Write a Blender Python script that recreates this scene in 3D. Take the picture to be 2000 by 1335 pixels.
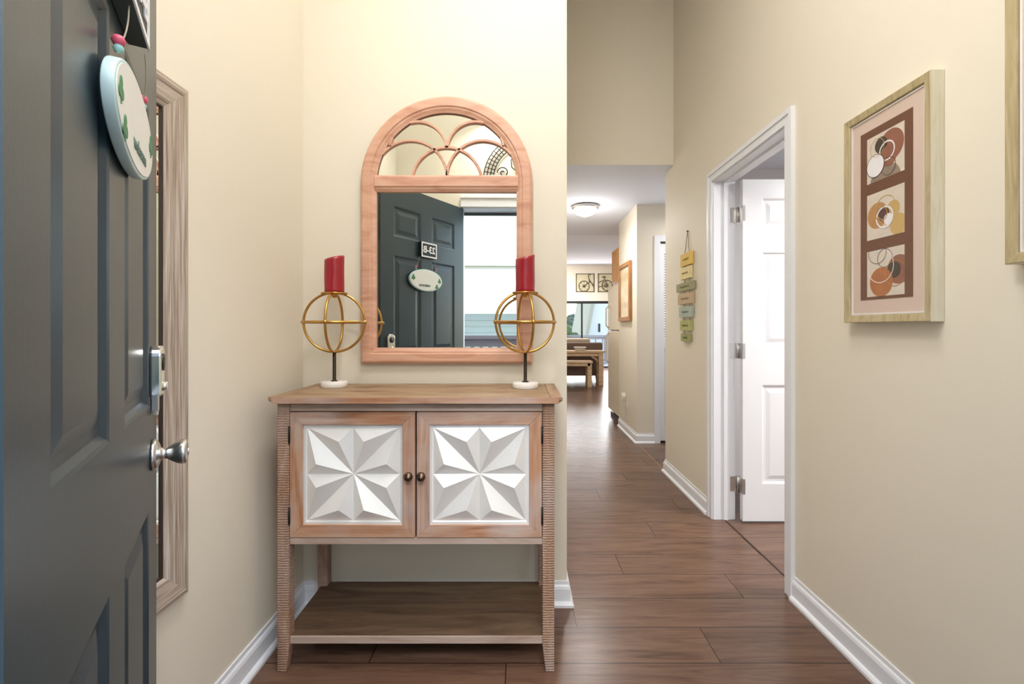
import bpy, bmesh, math, random
from math import pi, sin, cos, radians, sqrt, atan2
from mathutils import Vector, Matrix
random.seed(7)
S = bpy.context.scene
for o in list(bpy.data.objects): bpy.data.objects.remove(o)
COL = S.collection

# ---------------- camera / world / lights / exposure ----------------
CAMH = 1.16
cd = bpy.data.cameras.new('camera'); cam = bpy.data.objects.new('camera', cd); COL.objects.link(cam)
cam.location = (0, 0, CAMH); cam.rotation_euler = (pi/2, 0, 0)
cd.sensor_width = 36; cd.sensor_fit = 'HORIZONTAL'; cd.lens = 16.2
cd.shift_x = -15/2000; cd.shift_y = -27.5/2000
cd.clip_start = 0.02; cd.clip_end = 300
S.camera = cam
S.view_settings.view_transform = 'Standard'; S.view_settings.look = 'None'
S.view_settings.gamma = 1; S.view_settings.use_curve_mapping = False
S.view_settings.exposure = 0.36

w = bpy.data.worlds.new('world'); S.world = w; w.use_nodes = True
nt = w.node_tree; nt.nodes.clear()
wo = nt.nodes.new('ShaderNodeOutputWorld'); bg = nt.nodes.new('ShaderNodeBackground')
sky = nt.nodes.new('ShaderNodeTexSky'); sky.sky_type = 'NISHITA'
sky.sun_disc = False; sky.sun_elevation = radians(48); sky.sun_rotation = radians(80)
sky.air_density = 1.0; sky.dust_density = 0.1; sky.ozone_density = 1.0
bg.inputs['Strength'].default_value = 0.42
hs_ = nt.nodes.new('ShaderNodeHueSaturation'); hs_.inputs['Saturation'].default_value = .75; nt.links.new(sky.outputs[0], hs_.inputs['Color']); nt.links.new(hs_.outputs[0], bg.inputs[0]); nt.links.new(bg.outputs[0], wo.inputs[0])

sd = bpy.data.lights.new('sun', 'SUN'); sd.energy = 3.0; sd.angle = radians(1.0); sd.color = (1, .96, .9)
so = bpy.data.objects.new('sun', sd); COL.objects.link(so)
so.rotation_euler = Vector((-0.45, -0.6, -1.0)).to_track_quat('-Z', 'Y').to_euler()

def area(name, loc, size, energy, direction=(0, 0, -1), color=(1, .985, .965), sy=None, shape='DISK', spread=180):
    d = bpy.data.lights.new(name, 'AREA'); d.shape = shape; d.size = size
    if sy: d.size_y = sy
    d.energy = energy; d.color = color; d.spread = radians(spread)
    o = bpy.data.objects.new(name, d); COL.objects.link(o); o.location = loc
    o.rotation_euler = Vector(direction).to_track_quat('-Z', 'Y').to_euler()
    return o
area('entry_ceiling_fill', (0.1, 1.0, 3.72), 0.6, 19)  # added fill high in the entry, out of view, no fixture
area('porch_daylight_fill', (0.15, -1.05, 2.95), 1.8, 58, (-.12, 1.0, -.72), (.98, .99, 1), 0.7, 'RECTANGLE')  # added area light imitating daylight through the doorway, above the mirror's sightline
area('entry_front_fill', (-0.15, 0.60, 2.85), 0.45, 12, (.45, .45, -1))  # second added entry fill, evens out the walls; no pendant hangs here
pd = bpy.data.lights.new('hall_bulb', 'POINT'); pd.energy = 4.5; pd.shadow_soft_size = .09; pd.color = (1, .985, .97)
po = bpy.data.objects.new('hall_bulb', pd); COL.objects.link(po); po.location = (.668, 4.70, 2.16)
area('hall_ceiling_lamp', (0.668, 4.70, 2.25), 0.2, 9)
area('living_fill', (0.6, 11.3, 2.62), 0.9, 150, (0, .35, -1))  # unseen fill added to brighten the living room and far wall
area('slider_daylight', (1.9, 13.2, 1.1), 1.7, 70, (-0.05, -1, -0.15), (.96, .98, 1), 1.6, 'RECTANGLE')
area('bedroom_fill', (2.6, 1.9, 2.3), 0.6, 55, color=(1, .99, .98))  # fill added to light the bedroom beyond the doorway, no fixture
area('closet_hall_area', (1.9, 4.2, 2.3), 0.3, 7)  # unseen area light over the side corridor, no fixture built
area('kitchen_area_light', (2.4, 6.6, 2.3), 0.6, 40)  # unseen area light in the kitchen, without a fixture

# ---------------- materials ----------------
def srgb(r, g, b):
    f = lambda c: (c/255/12.92) if c/255 <= .04045 else ((c/255+.055)/1.055)**2.4
    return (f(r), f(g), f(b), 1)
def new_mat(name):
    m = bpy.data.materials.new(name); m.use_nodes = True
    return m, m.node_tree.nodes, m.node_tree.links, m.node_tree.nodes['Principled BSDF']
def plain(name, col, rough=.5, metal=0, spec=.5, bump=0, bscale=60, var=0, vscale=4, coat=0):
    m, N, L, p = new_mat(name)
    p.inputs['Base Color'].default_value = col; p.inputs['Roughness'].default_value = rough
    p.inputs['Metallic'].default_value = metal; p.inputs['Specular IOR Level'].default_value = spec
    p.inputs['Coat Weight'].default_value = coat
    tc = N.new('ShaderNodeTexCoord')
    if var:
        n = N.new('ShaderNodeTexNoise'); n.inputs['Scale'].default_value = vscale; n.inputs['Detail'].default_value = 4
        L.new(tc.outputs['Object'], n.inputs['Vector'])
        mx = N.new('ShaderNodeMix'); mx.data_type = 'RGBA'
        mx.inputs['A'].default_value = tuple(c*(1-var) for c in col[:3])+(1,)
        mx.inputs['B'].default_value = tuple(min(1, c*(1+var)) for c in col[:3])+(1,)
        L.new(n.outputs['Fac'], mx.inputs['Factor']); L.new(mx.outputs['Result'], p.inputs['Base Color'])
    if bump:
        n = N.new('ShaderNodeTexNoise'); n.inputs['Scale'].default_value = bscale; n.inputs['Detail'].default_value = 3
        L.new(tc.outputs['Object'], n.inputs['Vector'])
        b = N.new('ShaderNodeBump'); b.inputs['Strength'].default_value = bump; b.inputs['Distance'].default_value = .002
        L.new(n.outputs['Fac'], b.inputs['Height']); L.new(b.outputs[0], p.inputs['Normal'])
    return m
def ramp(N, stops):
    r = N.new('ShaderNodeValToRGB'); e = r.color_ramp.elements
    while len(e) < len(stops): e.new(.5)
    for i, (pos, c) in enumerate(stops): e[i].position = pos; e[i].color = c
    return r
def wood(name, stops, axis='X', rough=.55, stretch=12, scale=3.0, bump=.25, saw=False, wash=None, washamt=.5, knots=False, dist=1.5):
    """grain runs along axis"""
    m, N, L, p = new_mat(name)
    tc = N.new('ShaderNodeTexCoord'); mp = N.new('ShaderNodeMapping')
    sc = {'X': (1, stretch, stretch), 'Y': (stretch, 1, stretch), 'Z': (stretch, stretch, 1)}[axis]
    mp.inputs['Scale'].default_value = sc
    L.new(tc.outputs['Object'], mp.inputs['Vector'])
    n = N.new('ShaderNodeTexNoise'); n.inputs['Scale'].default_value = scale; n.inputs['Detail'].default_value = 7
    n.inputs['Roughness'].default_value = .62; n.inputs['Distortion'].default_value = dist
    L.new(mp.outputs[0], n.inputs['Vector'])
    r = ramp(N, stops); L.new(n.outputs['Fac'], r.inputs[0])
    out = r.outputs[0]
    if knots:
        v = N.new('ShaderNodeTexNoise'); v.inputs['Scale'].default_value = 3.1; v.inputs['Detail'].default_value = 2
        mp2 = N.new('ShaderNodeMapping'); s2 = {'X': (1, 3, 3), 'Y': (3, 1, 3), 'Z': (3, 3, 1)}[axis]; mp2.inputs['Scale'].default_value = s2
        L.new(tc.outputs['Object'], mp2.inputs['Vector']); L.new(mp2.outputs[0], v.inputs['Vector'])
        rr = ramp(N, [(.0, (0, 0, 0, 1)), (.62, (0, 0, 0, 1)), (.72, (1, 1, 1, 1))]); L.new(v.outputs['Fac'], rr.inputs[0])
        mk = N.new('ShaderNodeMix'); mk.data_type = 'RGBA'; mk.inputs['B'].default_value = srgb(92, 52, 34)
        mm = N.new('ShaderNodeMath'); mm.operation = 'MULTIPLY'; mm.inputs[1].default_value = .6
        L.new(rr.outputs[0], mm.inputs[0]); L.new(mm.outputs[0], mk.inputs['Factor']); L.new(out, mk.inputs['A']); out = mk.outputs['Result']
    if wash:
        v = N.new('ShaderNodeTexNoise'); v.inputs['Scale'].default_value = 5; v.inputs['Detail'].default_value = 6
        L.new(tc.outputs['Object'], v.inputs['Vector'])
        rr = ramp(N, [(.4, (0, 0, 0, 1)), (.68, (1, 1, 1, 1))]); L.new(v.outputs['Fac'], rr.inputs[0])
        mm = N.new('ShaderNodeMath'); mm.operation = 'MULTIPLY'; mm.inputs[1].default_value = washamt
        L.new(rr.outputs[0], mm.inputs[0])
        mk = N.new('ShaderNodeMix'); mk.data_type = 'RGBA'; mk.inputs['B'].default_value = wash
        L.new(mm.outputs[0], mk.inputs['Factor']); L.new(out, mk.inputs['A']); out = mk.outputs['Result']
    hgt = n.outputs['Fac']
    if saw:
        wv = N.new('ShaderNodeTexWave'); wv.wave_type = 'BANDS'; wv.bands_direction = 'Z'
        wv.inputs['Scale'].default_value = 38; wv.inputs['Distortion'].default_value = 3.5; wv.inputs['Detail'].default_value = 3; wv.inputs['Detail Scale'].default_value = 2
        L.new(tc.outputs['Object'], wv.inputs['Vector'])
        mk = N.new('ShaderNodeMix'); mk.data_type = 'RGBA'; mk.inputs['B'].default_value = srgb(178, 156, 140)
        mm = N.new('ShaderNodeMath'); mm.operation = 'MULTIPLY'; mm.inputs[1].default_value = .38
        L.new(wv.outputs['Fac'], mm.inputs[0]); L.new(mm.outputs[0], mk.inputs['Factor']); L.new(out, mk.inputs['A']); out = mk.outputs['Result']
        hgt = wv.outputs['Fac']
    L.new(out, p.inputs['Base Color']); p.inputs['Roughness'].default_value = rough
    b = N.new('ShaderNodeBump'); b.inputs['Strength'].default_value = bump; b.inputs['Distance'].default_value = .002
    L.new(hgt, b.inputs['Height']); L.new(b.outputs[0], p.inputs['Normal'])
    return m
def glassy(name, tint=(1, 1, 1, 1), ior=1.45, rough=0.0):
    m, N, L, p = new_mat(name); N.remove(p)
    out = N['Material Output']; t = N.new('ShaderNodeBsdfTransparent'); g = N.new('ShaderNodeBsdfGlossy')
    t.inputs[0].default_value = tint; g.inputs['Roughness'].default_value = rough
    lw_ = N.new('ShaderNodeLayerWeight'); lw_.inputs[0].default_value = .5; mx = N.new('ShaderNodeMixShader')
    pw = N.new('ShaderNodeMath'); pw.operation = 'POWER'; pw.inputs[1].default_value = 4.0; L.new(lw_.outputs['Facing'], pw.inputs[0])
    f = N.new('ShaderNodeMath'); f.operation = 'MULTIPLY_ADD'; f.inputs[1].default_value = .6; f.inputs[2].default_value = .025; L.new(pw.outputs[0], f.inputs[0])
    L.new(f.outputs[0], mx.inputs[0]); L.new(t.outputs[0], mx.inputs[1]); L.new(g.outputs[0], mx.inputs[2]); L.new(mx.outputs[0], out.inputs[0])
    return m
def emissive(name, col, strength):
    m, N, L, p = new_mat(name)
    p.inputs['Base Color'].default_value = col; p.inputs['Emission Color'].default_value = col
    p.inputs['Emission Strength'].default_value = strength
    return m

M = {}
M['wall'] = plain('beige_wall_paint', srgb(230, 222, 205), .62, bump=.12, bscale=220)
M['ceiling'] = plain('white_ceiling_paint', srgb(226, 230, 242), .8, bump=.2, bscale=300)
M['trim'] = plain('white_semi_gloss_trim', srgb(236, 238, 243), .4)
M['whitedoor'] = plain('white_door_paint', srgb(236, 237, 240), .4)
M['slate'] = plain('dark_slate_teal_door_paint', srgb(42, 57, 65), .33, bump=.07, bscale=160, var=.04, vscale=9, spec=.6)
M['nickel'] = plain('satin_nickel', (.62, .61, .6, 1), .28, 1)
M['chrome'] = plain('polished_chrome', (.85, .85, .86, 1), .12, 1)
M['black'] = plain('black_plastic', srgb(20, 20, 22), .4)
M['bronze'] = plain('antique_bronze', srgb(98, 80, 66), .35, 1)
M['iron'] = plain('dark_iron', srgb(44, 40, 36), .5, .7)
M['taupeiron'] = plain('taupe_brown_metal', srgb(96, 86, 66), .6)
M['gold'] = plain('brushed_antique_gold', srgb(196, 152, 84), .3, 1, bump=.2, bscale=80, var=.25, vscale=25)
M['darkpole'] = plain('dark_bronze_pole', srgb(58, 48, 38), .4, .8)
M['marble'] = plain('white_marble', srgb(226, 222, 216), .4, var=.06, vscale=18)
M['wax'] = plain('red_candle_wax', srgb(158, 16, 36), .35, bump=.3, bscale=35, var=.12, vscale=14, coat=.3)
M['wick'] = plain('charred_wick', srgb(40, 30, 26), .9)
M['mirror'] = plain('mirror_silvering', (.86, .89, .85, 1), .004, 1)
M['glass'] = glassy('clear_glass')
M['silver'] = plain('silver_leaf_panel', srgb(238, 237, 235), .36, .3, bump=.25, bscale=26, var=.05, vscale=11)
M['mirrorwood'] = wood('salmon_washed_wood', [(.3, srgb(196, 142, 116)), (.5, srgb(214, 166, 140)), (.72, srgb(224, 182, 158))], 'X', .5, 5, 3, .1)
M['mirrorside'] = plain('brown_frame_edge', srgb(150, 112, 88), .6, var=.15, vscale=20)
PINE = [(.28, srgb(112, 78, 58)), (.45, srgb(148, 108, 82)), (.58, srgb(166, 130, 106)), (.75, srgb(182, 160, 144))]
PINE2 = [(.28, srgb(112, 70, 48)), (.42, srgb(166, 116, 84)), (.56, srgb(186, 142, 112)), (.72, srgb(188, 170, 156))]
M['pine_x'] = wood('distressed_pine_lengthwise', PINE2, 'X', .6, 14, 1.6, .25, wash=srgb(190, 180, 176), washamt=.6, knots=True)
M['pine_z'] = wood('distressed_pine_upright', PINE2, 'Z', .6, 14, 1.6, .25, wash=srgb(190, 180, 176), washamt=.6, knots=True)
M['pine_leg'] = wood('rough_sawn_pine', PINE, 'Z', .7, 8, 2.2, .8, saw=True, wash=srgb(168, 156, 152), washamt=.5)
M['pine_top'] = wood('weathered_brown_tabletop', [(.28, srgb(116, 90, 64)), (.5, srgb(150, 122, 92)), (.75, srgb(174, 148, 118))], 'X', .5, 9, 2.2, .2, knots=True)
M['pine_shelf'] = wood('dark_weathered_shelf', [(.28, srgb(70, 52, 40)), (.5, srgb(98, 76, 58)), (.75, srgb(120, 98, 76))], 'X', .5, 9, 2.2, .2)
M['edge_wash'] = wood('pale_washed_edge', [(.3, srgb(158, 132, 116)), (.5, srgb(182, 160, 146)), (.75, srgb(196, 184, 176))], 'X', .6, 9, 2.4, .2)
M['weathered'] = wood('weathered_streaked_frame', [(.3, srgb(118, 98, 84)), (.44, srgb(164, 146, 130)), (.56, srgb(190, 176, 162)), (.68, srgb(216, 206, 198))], 'Z', .3, 60, 4, .9, dist=.4)
M['weathered_y'] = wood('weathered_streaked_frame_rail', [(.3, srgb(118, 98, 84)), (.44, srgb(164, 146, 130)), (.56, srgb(190, 176, 162)), (.68, srgb(216, 206, 198))], 'Y', .3, 60, 4, .9, dist=.4)
M['champagne'] = wood('champagne_frame', [(.3, srgb(158, 142, 104)), (.5, srgb(180, 164, 126)), (.75, srgb(198, 186, 152))], 'Z', .4, 14, 4, .1)
M['champside'] = wood('pale_champagne_frame_side', [(.3, srgb(208, 200, 172)), (.5, srgb(220, 215, 198)), (.75, srgb(228, 225, 212))], 'Z', .4, 14, 4, .1)
M['matpink'] = plain('pale_blush_mat', srgb(218, 196, 182), .8)
M['matbrown'] = plain('brown_suede_mat', srgb(112, 72, 52), .9, var=.08, vscale=30)
M['fillet'] = plain('white_fillet', srgb(240, 236, 234), .4)
M['canvas'] = plain('mottled_cream_print', srgb(222, 210, 196), .7, var=.14, vscale=30)
M['p_brown'] = plain('print_russet', srgb(150, 96, 76), .7, var=.2, vscale=40)
M['p_dark'] = plain('print_dark_olive', srgb(68, 56, 44), .7, var=.3, vscale=50)
M['p_white'] = plain('print_white', srgb(240, 238, 240), .6)
M['p_taupe'] = plain('print_taupe', srgb(150, 132, 116), .7, var=.3, vscale=50)
M['p_tan'] = plain('print_tan', srgb(190, 142, 88), .7, var=.2, vscale=40)
M['p_orange'] = plain('print_orange_brown', srgb(178, 110, 62), .7, var=.22, vscale=40)
M['p_plum'] = plain('print_plum', srgb(92, 60, 58), .7)
M['p_gold'] = plain('print_gold', srgb(206, 172, 110), .6)

# plank floor
def floor_mat():
    m, N, L, p = new_mat('brown_plank_floor')
    tc = N.new('ShaderNodeTexCoord'); sep = N.new('ShaderNodeSeparateXYZ'); L.new(tc.outputs['Object'], sep.inputs[0])
    def mth(op, a, b=None):
        n = N.new('ShaderNodeMath'); n.operation = op
        for i, v in enumerate((a, b)):
            if v is None: continue
            if isinstance(v, (int, float)): n.inputs[i].default_value = v
            else: L.new(v, n.inputs[i])
        return n.outputs[0]
    W = .191; PL = 1.22
    yy = mth('DIVIDE', mth('SUBTRACT', sep.outputs['Y'], 1.596), W)
    row = mth('FLOOR', yy); fy = mth('FRACT', yy)
    # joint offsets: row1 (1.787..1.978) -> .221 ; row2 -> .965
    off = mth('MULTIPLY', row, .744)
    xx = mth('DIVIDE', mth('ADD', mth('SUBTRACT', sep.outputs['X'], .221-.744), mth('MULTIPLY', off, -1)), PL)
    cx = mth('FLOOR', xx); fx = mth('FRACT', xx)
    ey = mth('LESS_THAN', mth('MINIMUM', fy, mth('SUBTRACT', 1, fy)), .010)
    ex = mth('LESS_THAN', mth('MINIMUM', fx, mth('SUBTRACT', 1, fx)), .0014)
    seam = mth('MAXIMUM', ey, ex)
    wn = N.new('ShaderNodeTexWhiteNoise'); wn.noise_dimensions = '2D'; cb = N.new('ShaderNodeCombineXYZ')
    L.new(row, cb.inputs[0]); L.new(cx, cb.inputs[1]); L.new(cb.outputs[0], wn.inputs['Vector'])
    cb2 = N.new('ShaderNodeCombineXYZ')
    L.new(mth('ADD', mth('MULTIPLY', sep.outputs['X'], 1.0), mth('MULTIPLY', wn.outputs['Value'], 37)), cb2.inputs[0])
    L.new(mth('MULTIPLY', sep.outputs['Y'], 11), cb2.inputs[1])
    n = N.new('ShaderNodeTexNoise'); n.inputs['Scale'].default_value = 2.4; n.inputs['Detail'].default_value = 8; n.inputs['Roughness'].default_value = .62; n.inputs['Distortion'].default_value = 1.4
    L.new(cb2.outputs[0], n.inputs['Vector'])
    r = ramp(N, [(.25, srgb(78, 56, 44)), (.45, srgb(104, 77, 62)), (.6, srgb(115, 87, 70)), (.8, srgb(128, 99, 81))]); L.new(n.outputs['Fac'], r.inputs[0])
    hsv = N.new('ShaderNodeHueSaturation'); L.new(r.outputs[0], hsv.inputs['Color'])
    L.new(mth('ADD', mth('MULTIPLY', wn.outputs['Value'], .22), .89), hsv.inputs['Value'])
    mk = N.new('ShaderNodeMix'); mk.data_type = 'RGBA'; mk.inputs['B'].default_value = srgb(46, 30, 24)
    L.new(mth('MULTIPLY', seam, 1.0), mk.inputs['Factor']); L.new(hsv.outputs[0], mk.inputs['A']); L.new(mk.outputs['Result'], p.inputs['Base Color'])
    # hand scraped ripples across the plank
    mp = N.new('ShaderNodeMapping'); mp.inputs['Scale'].default_value = (1.2, 42, 1); L.new(tc.outputs['Object'], mp.inputs['Vector'])
    n2 = N.new('ShaderNodeTexNoise'); n2.inputs['Scale'].default_value = 1; n2.inputs['Detail'].default_value = 2
    L.new(mp.outputs[0], n2.inputs['Vector'])
    h = mth('SUBTRACT', mth('ADD', n2.outputs['Fac'], mth('MULTIPLY', n.outputs['Fac'], .3)), mth('MULTIPLY', seam, .5))
    b = N.new('ShaderNodeBump'); b.inputs['Strength'].default_value = .35; b.inputs['Distance'].default_value = .0016
    L.new(h, b.inputs['Height']); L.new(b.outputs[0], p.inputs['Normal'])
    p.inputs['Roughness'].default_value = .27; p.inputs['Specular IOR Level'].default_value = .40
    return m
M['floor'] = floor_mat()

# ---------------- mesh helpers ----------------
class MB:
    def __init__(s): s.v = []; s.f = []; s.m = []; s.sm = []
    def add(s, vs, fs, mi=0, smooth=False):
        o = len(s.v); s.v += [tuple(v) for v in vs]
        for f in fs: s.f.append([i+o for i in f]); s.m.append(mi); s.sm.append(smooth)
        return s
    def box(s, x0, x1, y0, y1, z0, z1, mi=0):
        v = [(x, y, z) for z in (z0, z1) for y in (y0, y1) for x in (x0, x1)]
        return s.add(v, [(0, 2, 3, 1), (4, 5, 7, 6), (0, 1, 5, 4), (2, 6, 7, 3), (0, 4, 6, 2), (1, 3, 7, 5)], mi)
    def prism(s, pts, a, b, axis='Y', mi=0, smooth=False):
        """polygon pts in the plane across axis, extruded a..b. axis Y: pts=(x,z); X: pts=(y,z); Z: pts=(x,y)"""
        f = {'Y': lambda p, t: (p[0], t, p[1]), 'X': lambda p, t: (t, p[0], p[1]), 'Z': lambda p, t: (p[0], p[1], t)}[axis]
        n = len(pts); o = len(s.v)
        s.v += [f(p, a) for p in pts]+[f(p, b) for p in pts]
        s.f.append([o+i for i in range(n)]); s.f.append([o+n+i for i in range(n)][::-1]); s.m += [mi, mi]; s.sm += [False, False]
        for i in range(n):
            j = (i+1) % n; s.f.append([o+i, o+n+i, o+n+j, o+j]); s.m.append(mi); s.sm.append(smooth)
        return s
    def lathe(s, prof, c=(0, 0, 0), axis='Z', n=32, mi=0, smooth=True):
        """prof: (r,t)"""
        o = len(s.v)
        for r, t in prof:
            for k in range(n):
                a = 2*pi*k/n; u, v = r*cos(a), r*sin(a)
                p = {'Z': (u, v, t), 'X': (t, u, v), 'Y': (u, t, v)}[axis]
                s.v.append((p[0]+c[0], p[1]+c[1], p[2]+c[2]))
        for i in range(len(prof)-1):
            for k in range(n):
                a = o+i*n+k; b = o+i*n+(k+1) % n
                s.f.append([a, b, b+n, a+n]); s.m.append(mi); s.sm.append(smooth)
        s.f.append([o+k for k in range(n)][::-1]); s.m.append(mi); s.sm.append(False)
        s.f.append([o+(len(prof)-1)*n+k for k in range(n)]); s.m.append(mi); s.sm.append(False)
        return s
    def tube(s, pts, r, n=8, closed=False, mi=0):
        P = [Vector(p) for p in pts]; N_ = len(P); o = len(s.v); up = None
        rr = r if isinstance(r, (list, tuple)) else [r]*N_
        for i in range(N_):
            if closed: t = (P[(i+1) % N_]-P[i-1]).normalized()
            else: t = (P[min(i+1, N_-1)]-P[max(i-1, 0)]).normalized()
            if up is None:
                up = Vector((0, 0, 1)) if abs(t.z) < .9 else Vector((1, 0, 0))
            a = (up-t*up.dot(t)).normalized(); b = t.cross(a); up = a
            for k in range(n):
                an = 2*pi*k/n; s.v.append(tuple(P[i]+(a*cos(an)+b*sin(an))*rr[i]))
        m_ = N_ if closed else N_-1
        for i in range(m_):
            i2 = (i+1) % N_
            for k in range(n):
                k2 = (k+1) % n
                s.f.append([o+i*n+k, o+i*n+k2, o+i2*n+k2, o+i2*n+k]); s.m.append(mi); s.sm.append(True)
        if not closed:
            s.f.append([o+k for k in range(n)][::-1]); s.f.append([o+(N_-1)*n+k for k in range(n)]); s.m += [mi, mi]; s.sm += [False, False]
        return s
    def sweep(s, path, prof, side=1, mi=0):
        """profile (d,z) carried along a plan path; d is to the left (side=1) or right (-1)"""
        P = [Vector(p) for p in path]; n = len(prof); o = len(s.v)
        for i in range(len(P)):
            def nrm(a, b): d = (b-a).normalized(); return Vector((-d.y, d.x))*side
            if i == 0: mt = nrm(P[0], P[1])
            elif i == len(P)-1: mt = nrm(P[-2], P[-1])
            else:
                a, b = nrm(P[i-1], P[i]), nrm(P[i], P[i+1]); mt = (a+b)/(1+a.dot(b))
            for d, z in prof: s.v.append((P[i].x+mt.x*d, P[i].y+mt.y*d, z))
        for i in range(len(P)-1):
            for k in range(n):
                k2 = (k+1) % n; s.f.append([o+i*n+k, o+i*n+k2, o+(i+1)*n+k2, o+(i+1)*n+k]); s.m.append(mi); s.sm.append(False)
        s.f.append([o+k for k in range(n)]); s.f.append([o+(len(P)-1)*n+k for k in range(n)]); s.m += [mi, mi]; s.sm += [False, False]
        return s
    def build(s, name, mats, parent=None, bevel=0, seg=2, loc=None, rot=None, label=None, origin=None):
        me = bpy.data.meshes.new(name)
        og = Vector(origin) if origin else Vector((0, 0, 0))
        me.from_pydata([tuple(Vector(v)-og) for v in s.v], [], s.f)
        for mt in (mats if isinstance(mats, (list, tuple)) else [mats]): me.materials.append(mt)
        for p, mi, sm in zip(me.polygons, s.m, s.sm): p.material_index = mi; p.use_smooth = sm
        bm = bmesh.new(); bm.from_mesh(me); bmesh.ops.recalc_face_normals(bm, faces=bm.faces); bm.to_mesh(me); bm.free()
        o = bpy.data.objects.new(name, me); COL.objects.link(o)
        if parent: o.parent = parent
        o.location = tuple(Vector(loc or (0, 0, 0))+og)
        if rot: o.rotation_euler = rot
        if bevel:
            b = o.modifiers.new('bevel', 'BEVEL'); b.width = bevel; b.segments = seg; b.limit_method = 'ANGLE'; b.angle_limit = radians(35)
        if label: o['label'] = label
        return o
def tag(o, label, cat, group=None, kind=None):
    o['label'] = label; o['category'] = cat
    if group: o['group'] = group
    if kind: o['kind'] = kind
    return o
def struct(o): o['kind'] = 'structure'; return o
def empty(name, loc=(0, 0, 0), rz=0):
    o = bpy.data.objects.new(name, None); COL.objects.link(o); o.location = loc; o.rotation_euler = (0, 0, rz); o.empty_display_size = .1
    return o
def copy_tree(o, parent=None):
    c = o.copy(); COL.objects.link(c)
    if parent: c.parent = parent
    for ch in [x for x in bpy.data.objects if x.parent == o]: copy_tree(ch, c)
    return c
def text_mesh(name, body, size, mat, parent, loc, rot, ext=.001, label=None):
    cu = bpy.data.curves.new(name, 'FONT'); cu.body = body; cu.size = size; cu.extrude = ext; cu.align_x = 'CENTER'; cu.align_y = 'CENTER'; cu.offset = size*.02
    t = bpy.data.objects.new(name+'_tmp', cu); COL.objects.link(t)
    dg = bpy.context.evaluated_depsgraph_get(); dg.update()
    me = bpy.data.meshes.new_from_object(t.evaluated_get(dg)); bpy.data.objects.remove(t); me.name = name
    me.materials.clear(); me.materials.append(mat)
    o = bpy.data.objects.new(name, me); COL.objects.link(o); o.parent = parent; o.location = loc; o.rotation_euler = rot
    if label: o['label'] = label
    return o
def arc(cx, cz, r, a0, a1, n): return [(cx+r*cos(a0+(a1-a0)*i/n), cz+r*sin(a0+(a1-a0)*i/n)) for i in range(n+1)]

# ---------------- room shell ----------------
XL, XR, YB = -.909, 1.175, 1.935      # left wall, right wall, wall behind the cabinet
HX = .198                              # hallway left face
CZ = 2.405                             # low ceiling
TOP = 3.9
YH = 3.52; YE = 3.715; YN = 4.64; YF = 5.47; YFAR = 13.5
WM = M['wall']; WB = plain('pale_grey_wall_paint', srgb(222, 222, 226), .7)
struct(MB().box(-3.2, 4.5, .2, YFAR+.1, -.08, 0).build('floor', M['floor']))
struct(MB().box(XL-.12, XL, .2, YB+.12, 0, TOP).build('wall_left', WM))
struct(MB().prism([(XL, YB), (HX, YB), (HX, 7.0), (-3.1, 7.0), (-3.1, 6.9), (HX-.12, 6.9), (HX-.12, YB+.12), (XL, YB+.12)], 0, TOP, 'Z').build('wall_back', WM))
DY0, DY1, DZ = 2.012, 2.808, 2.062
b = MB()
b.box(XR, XR+.12, .2, DY0, 0, TOP); b.box(XR, XR+.12, DY0, DY1, DZ, TOP); b.box(XR, XR+.12, DY1, YE, 0, TOP)
struct(b.build('wall_right', WM))
struct(MB().box(HX, XR, YH, YH+.12, CZ+.1, TOP).box(HX, XR, YH, YH+.004, CZ, CZ+.1).build('wall_header', WM))
EX0, EX1, EZ = -.42, .56, 2.075
b = MB(); b.box(XL, EX0, .2, .36, 0, TOP); b.box(EX1, XR, .2, .36, 0, TOP); b.box(EX0, EX1, .2, .36, EZ, TOP)
struct(b.build('wall_entrance', [WM]))
struct(MB().box(XL-.12, XR+.12, .2, YH+.12, TOP, TOP+.1).build('ceiling', M['ceiling']))
# low ceilings
b = MB(); b.box(HX-.12, XR, YH+.004, YH+.12, CZ, CZ+.0999); b.box(HX-.12, 4.5, YH+.12, 6.2, CZ, CZ+.1)
b.prism([(6.2, CZ), (YFAR, 2.99), (YFAR, 3.1), (6.2, CZ+.1)], -3.1, 4.5, 'X')
struct(b.build('ceiling_hall', M['ceiling']))
struct(MB().box(XR+.12, 4.5, .2, YE, CZ, CZ+.1).build('ceiling_bedroom', M['ceiling']))
# bedroom shell + closet corridor
struct(MB().box(4.4, 4.5, .2, YFAR, 0, 3.1).build('wall_outer_right', WM))
struct(MB().box(XR+.12, 4.4, YE-.1, YE, 0, CZ).build('wall_bedroom_back', WB))
struct(MB().box(XR+.12, 4.4, .2, .3, 0, CZ).build('wall_bedroom_front', WB))
CX0 = 1.412; CX1 = 2.2; CDZ = 2.03
b = MB(); b.box(1.18, CX0, YN, YN+.1, 0, CZ); b.box(CX1, 3.0, YN, YN+.1, 0, CZ); b.box(CX0, CX1, YN, YN+.1, CDZ, CZ)
b.box(1.18, 1.28, YN+.1, YF, 0, CZ); b.box(1.28, 3.0, YF-.1, YF, 0, CZ)
struct(b.build('wall_closet', WM))
struct(MB().box(3.0, 3.1, YE, YF, 0, CZ).build('wall_corridor_end', WM))
struct(MB().box(-3.2, -3.1, 6.9, YFAR, 0, 3.1).build('wall_living_left', WM))
SX0, SX1, SZ = 1.30, 2.75, 1.945
b = MB(); b.box(-3.1, SX0, YFAR, YFAR+.15, 0, 3.1); b.box(SX1, 4.5, YFAR, YFAR+.15, 0, 3.1); b.box(SX0, SX1, YFAR, YFAR+.15, SZ, 3.1)
struct(b.build('wall_far', WM))

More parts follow.
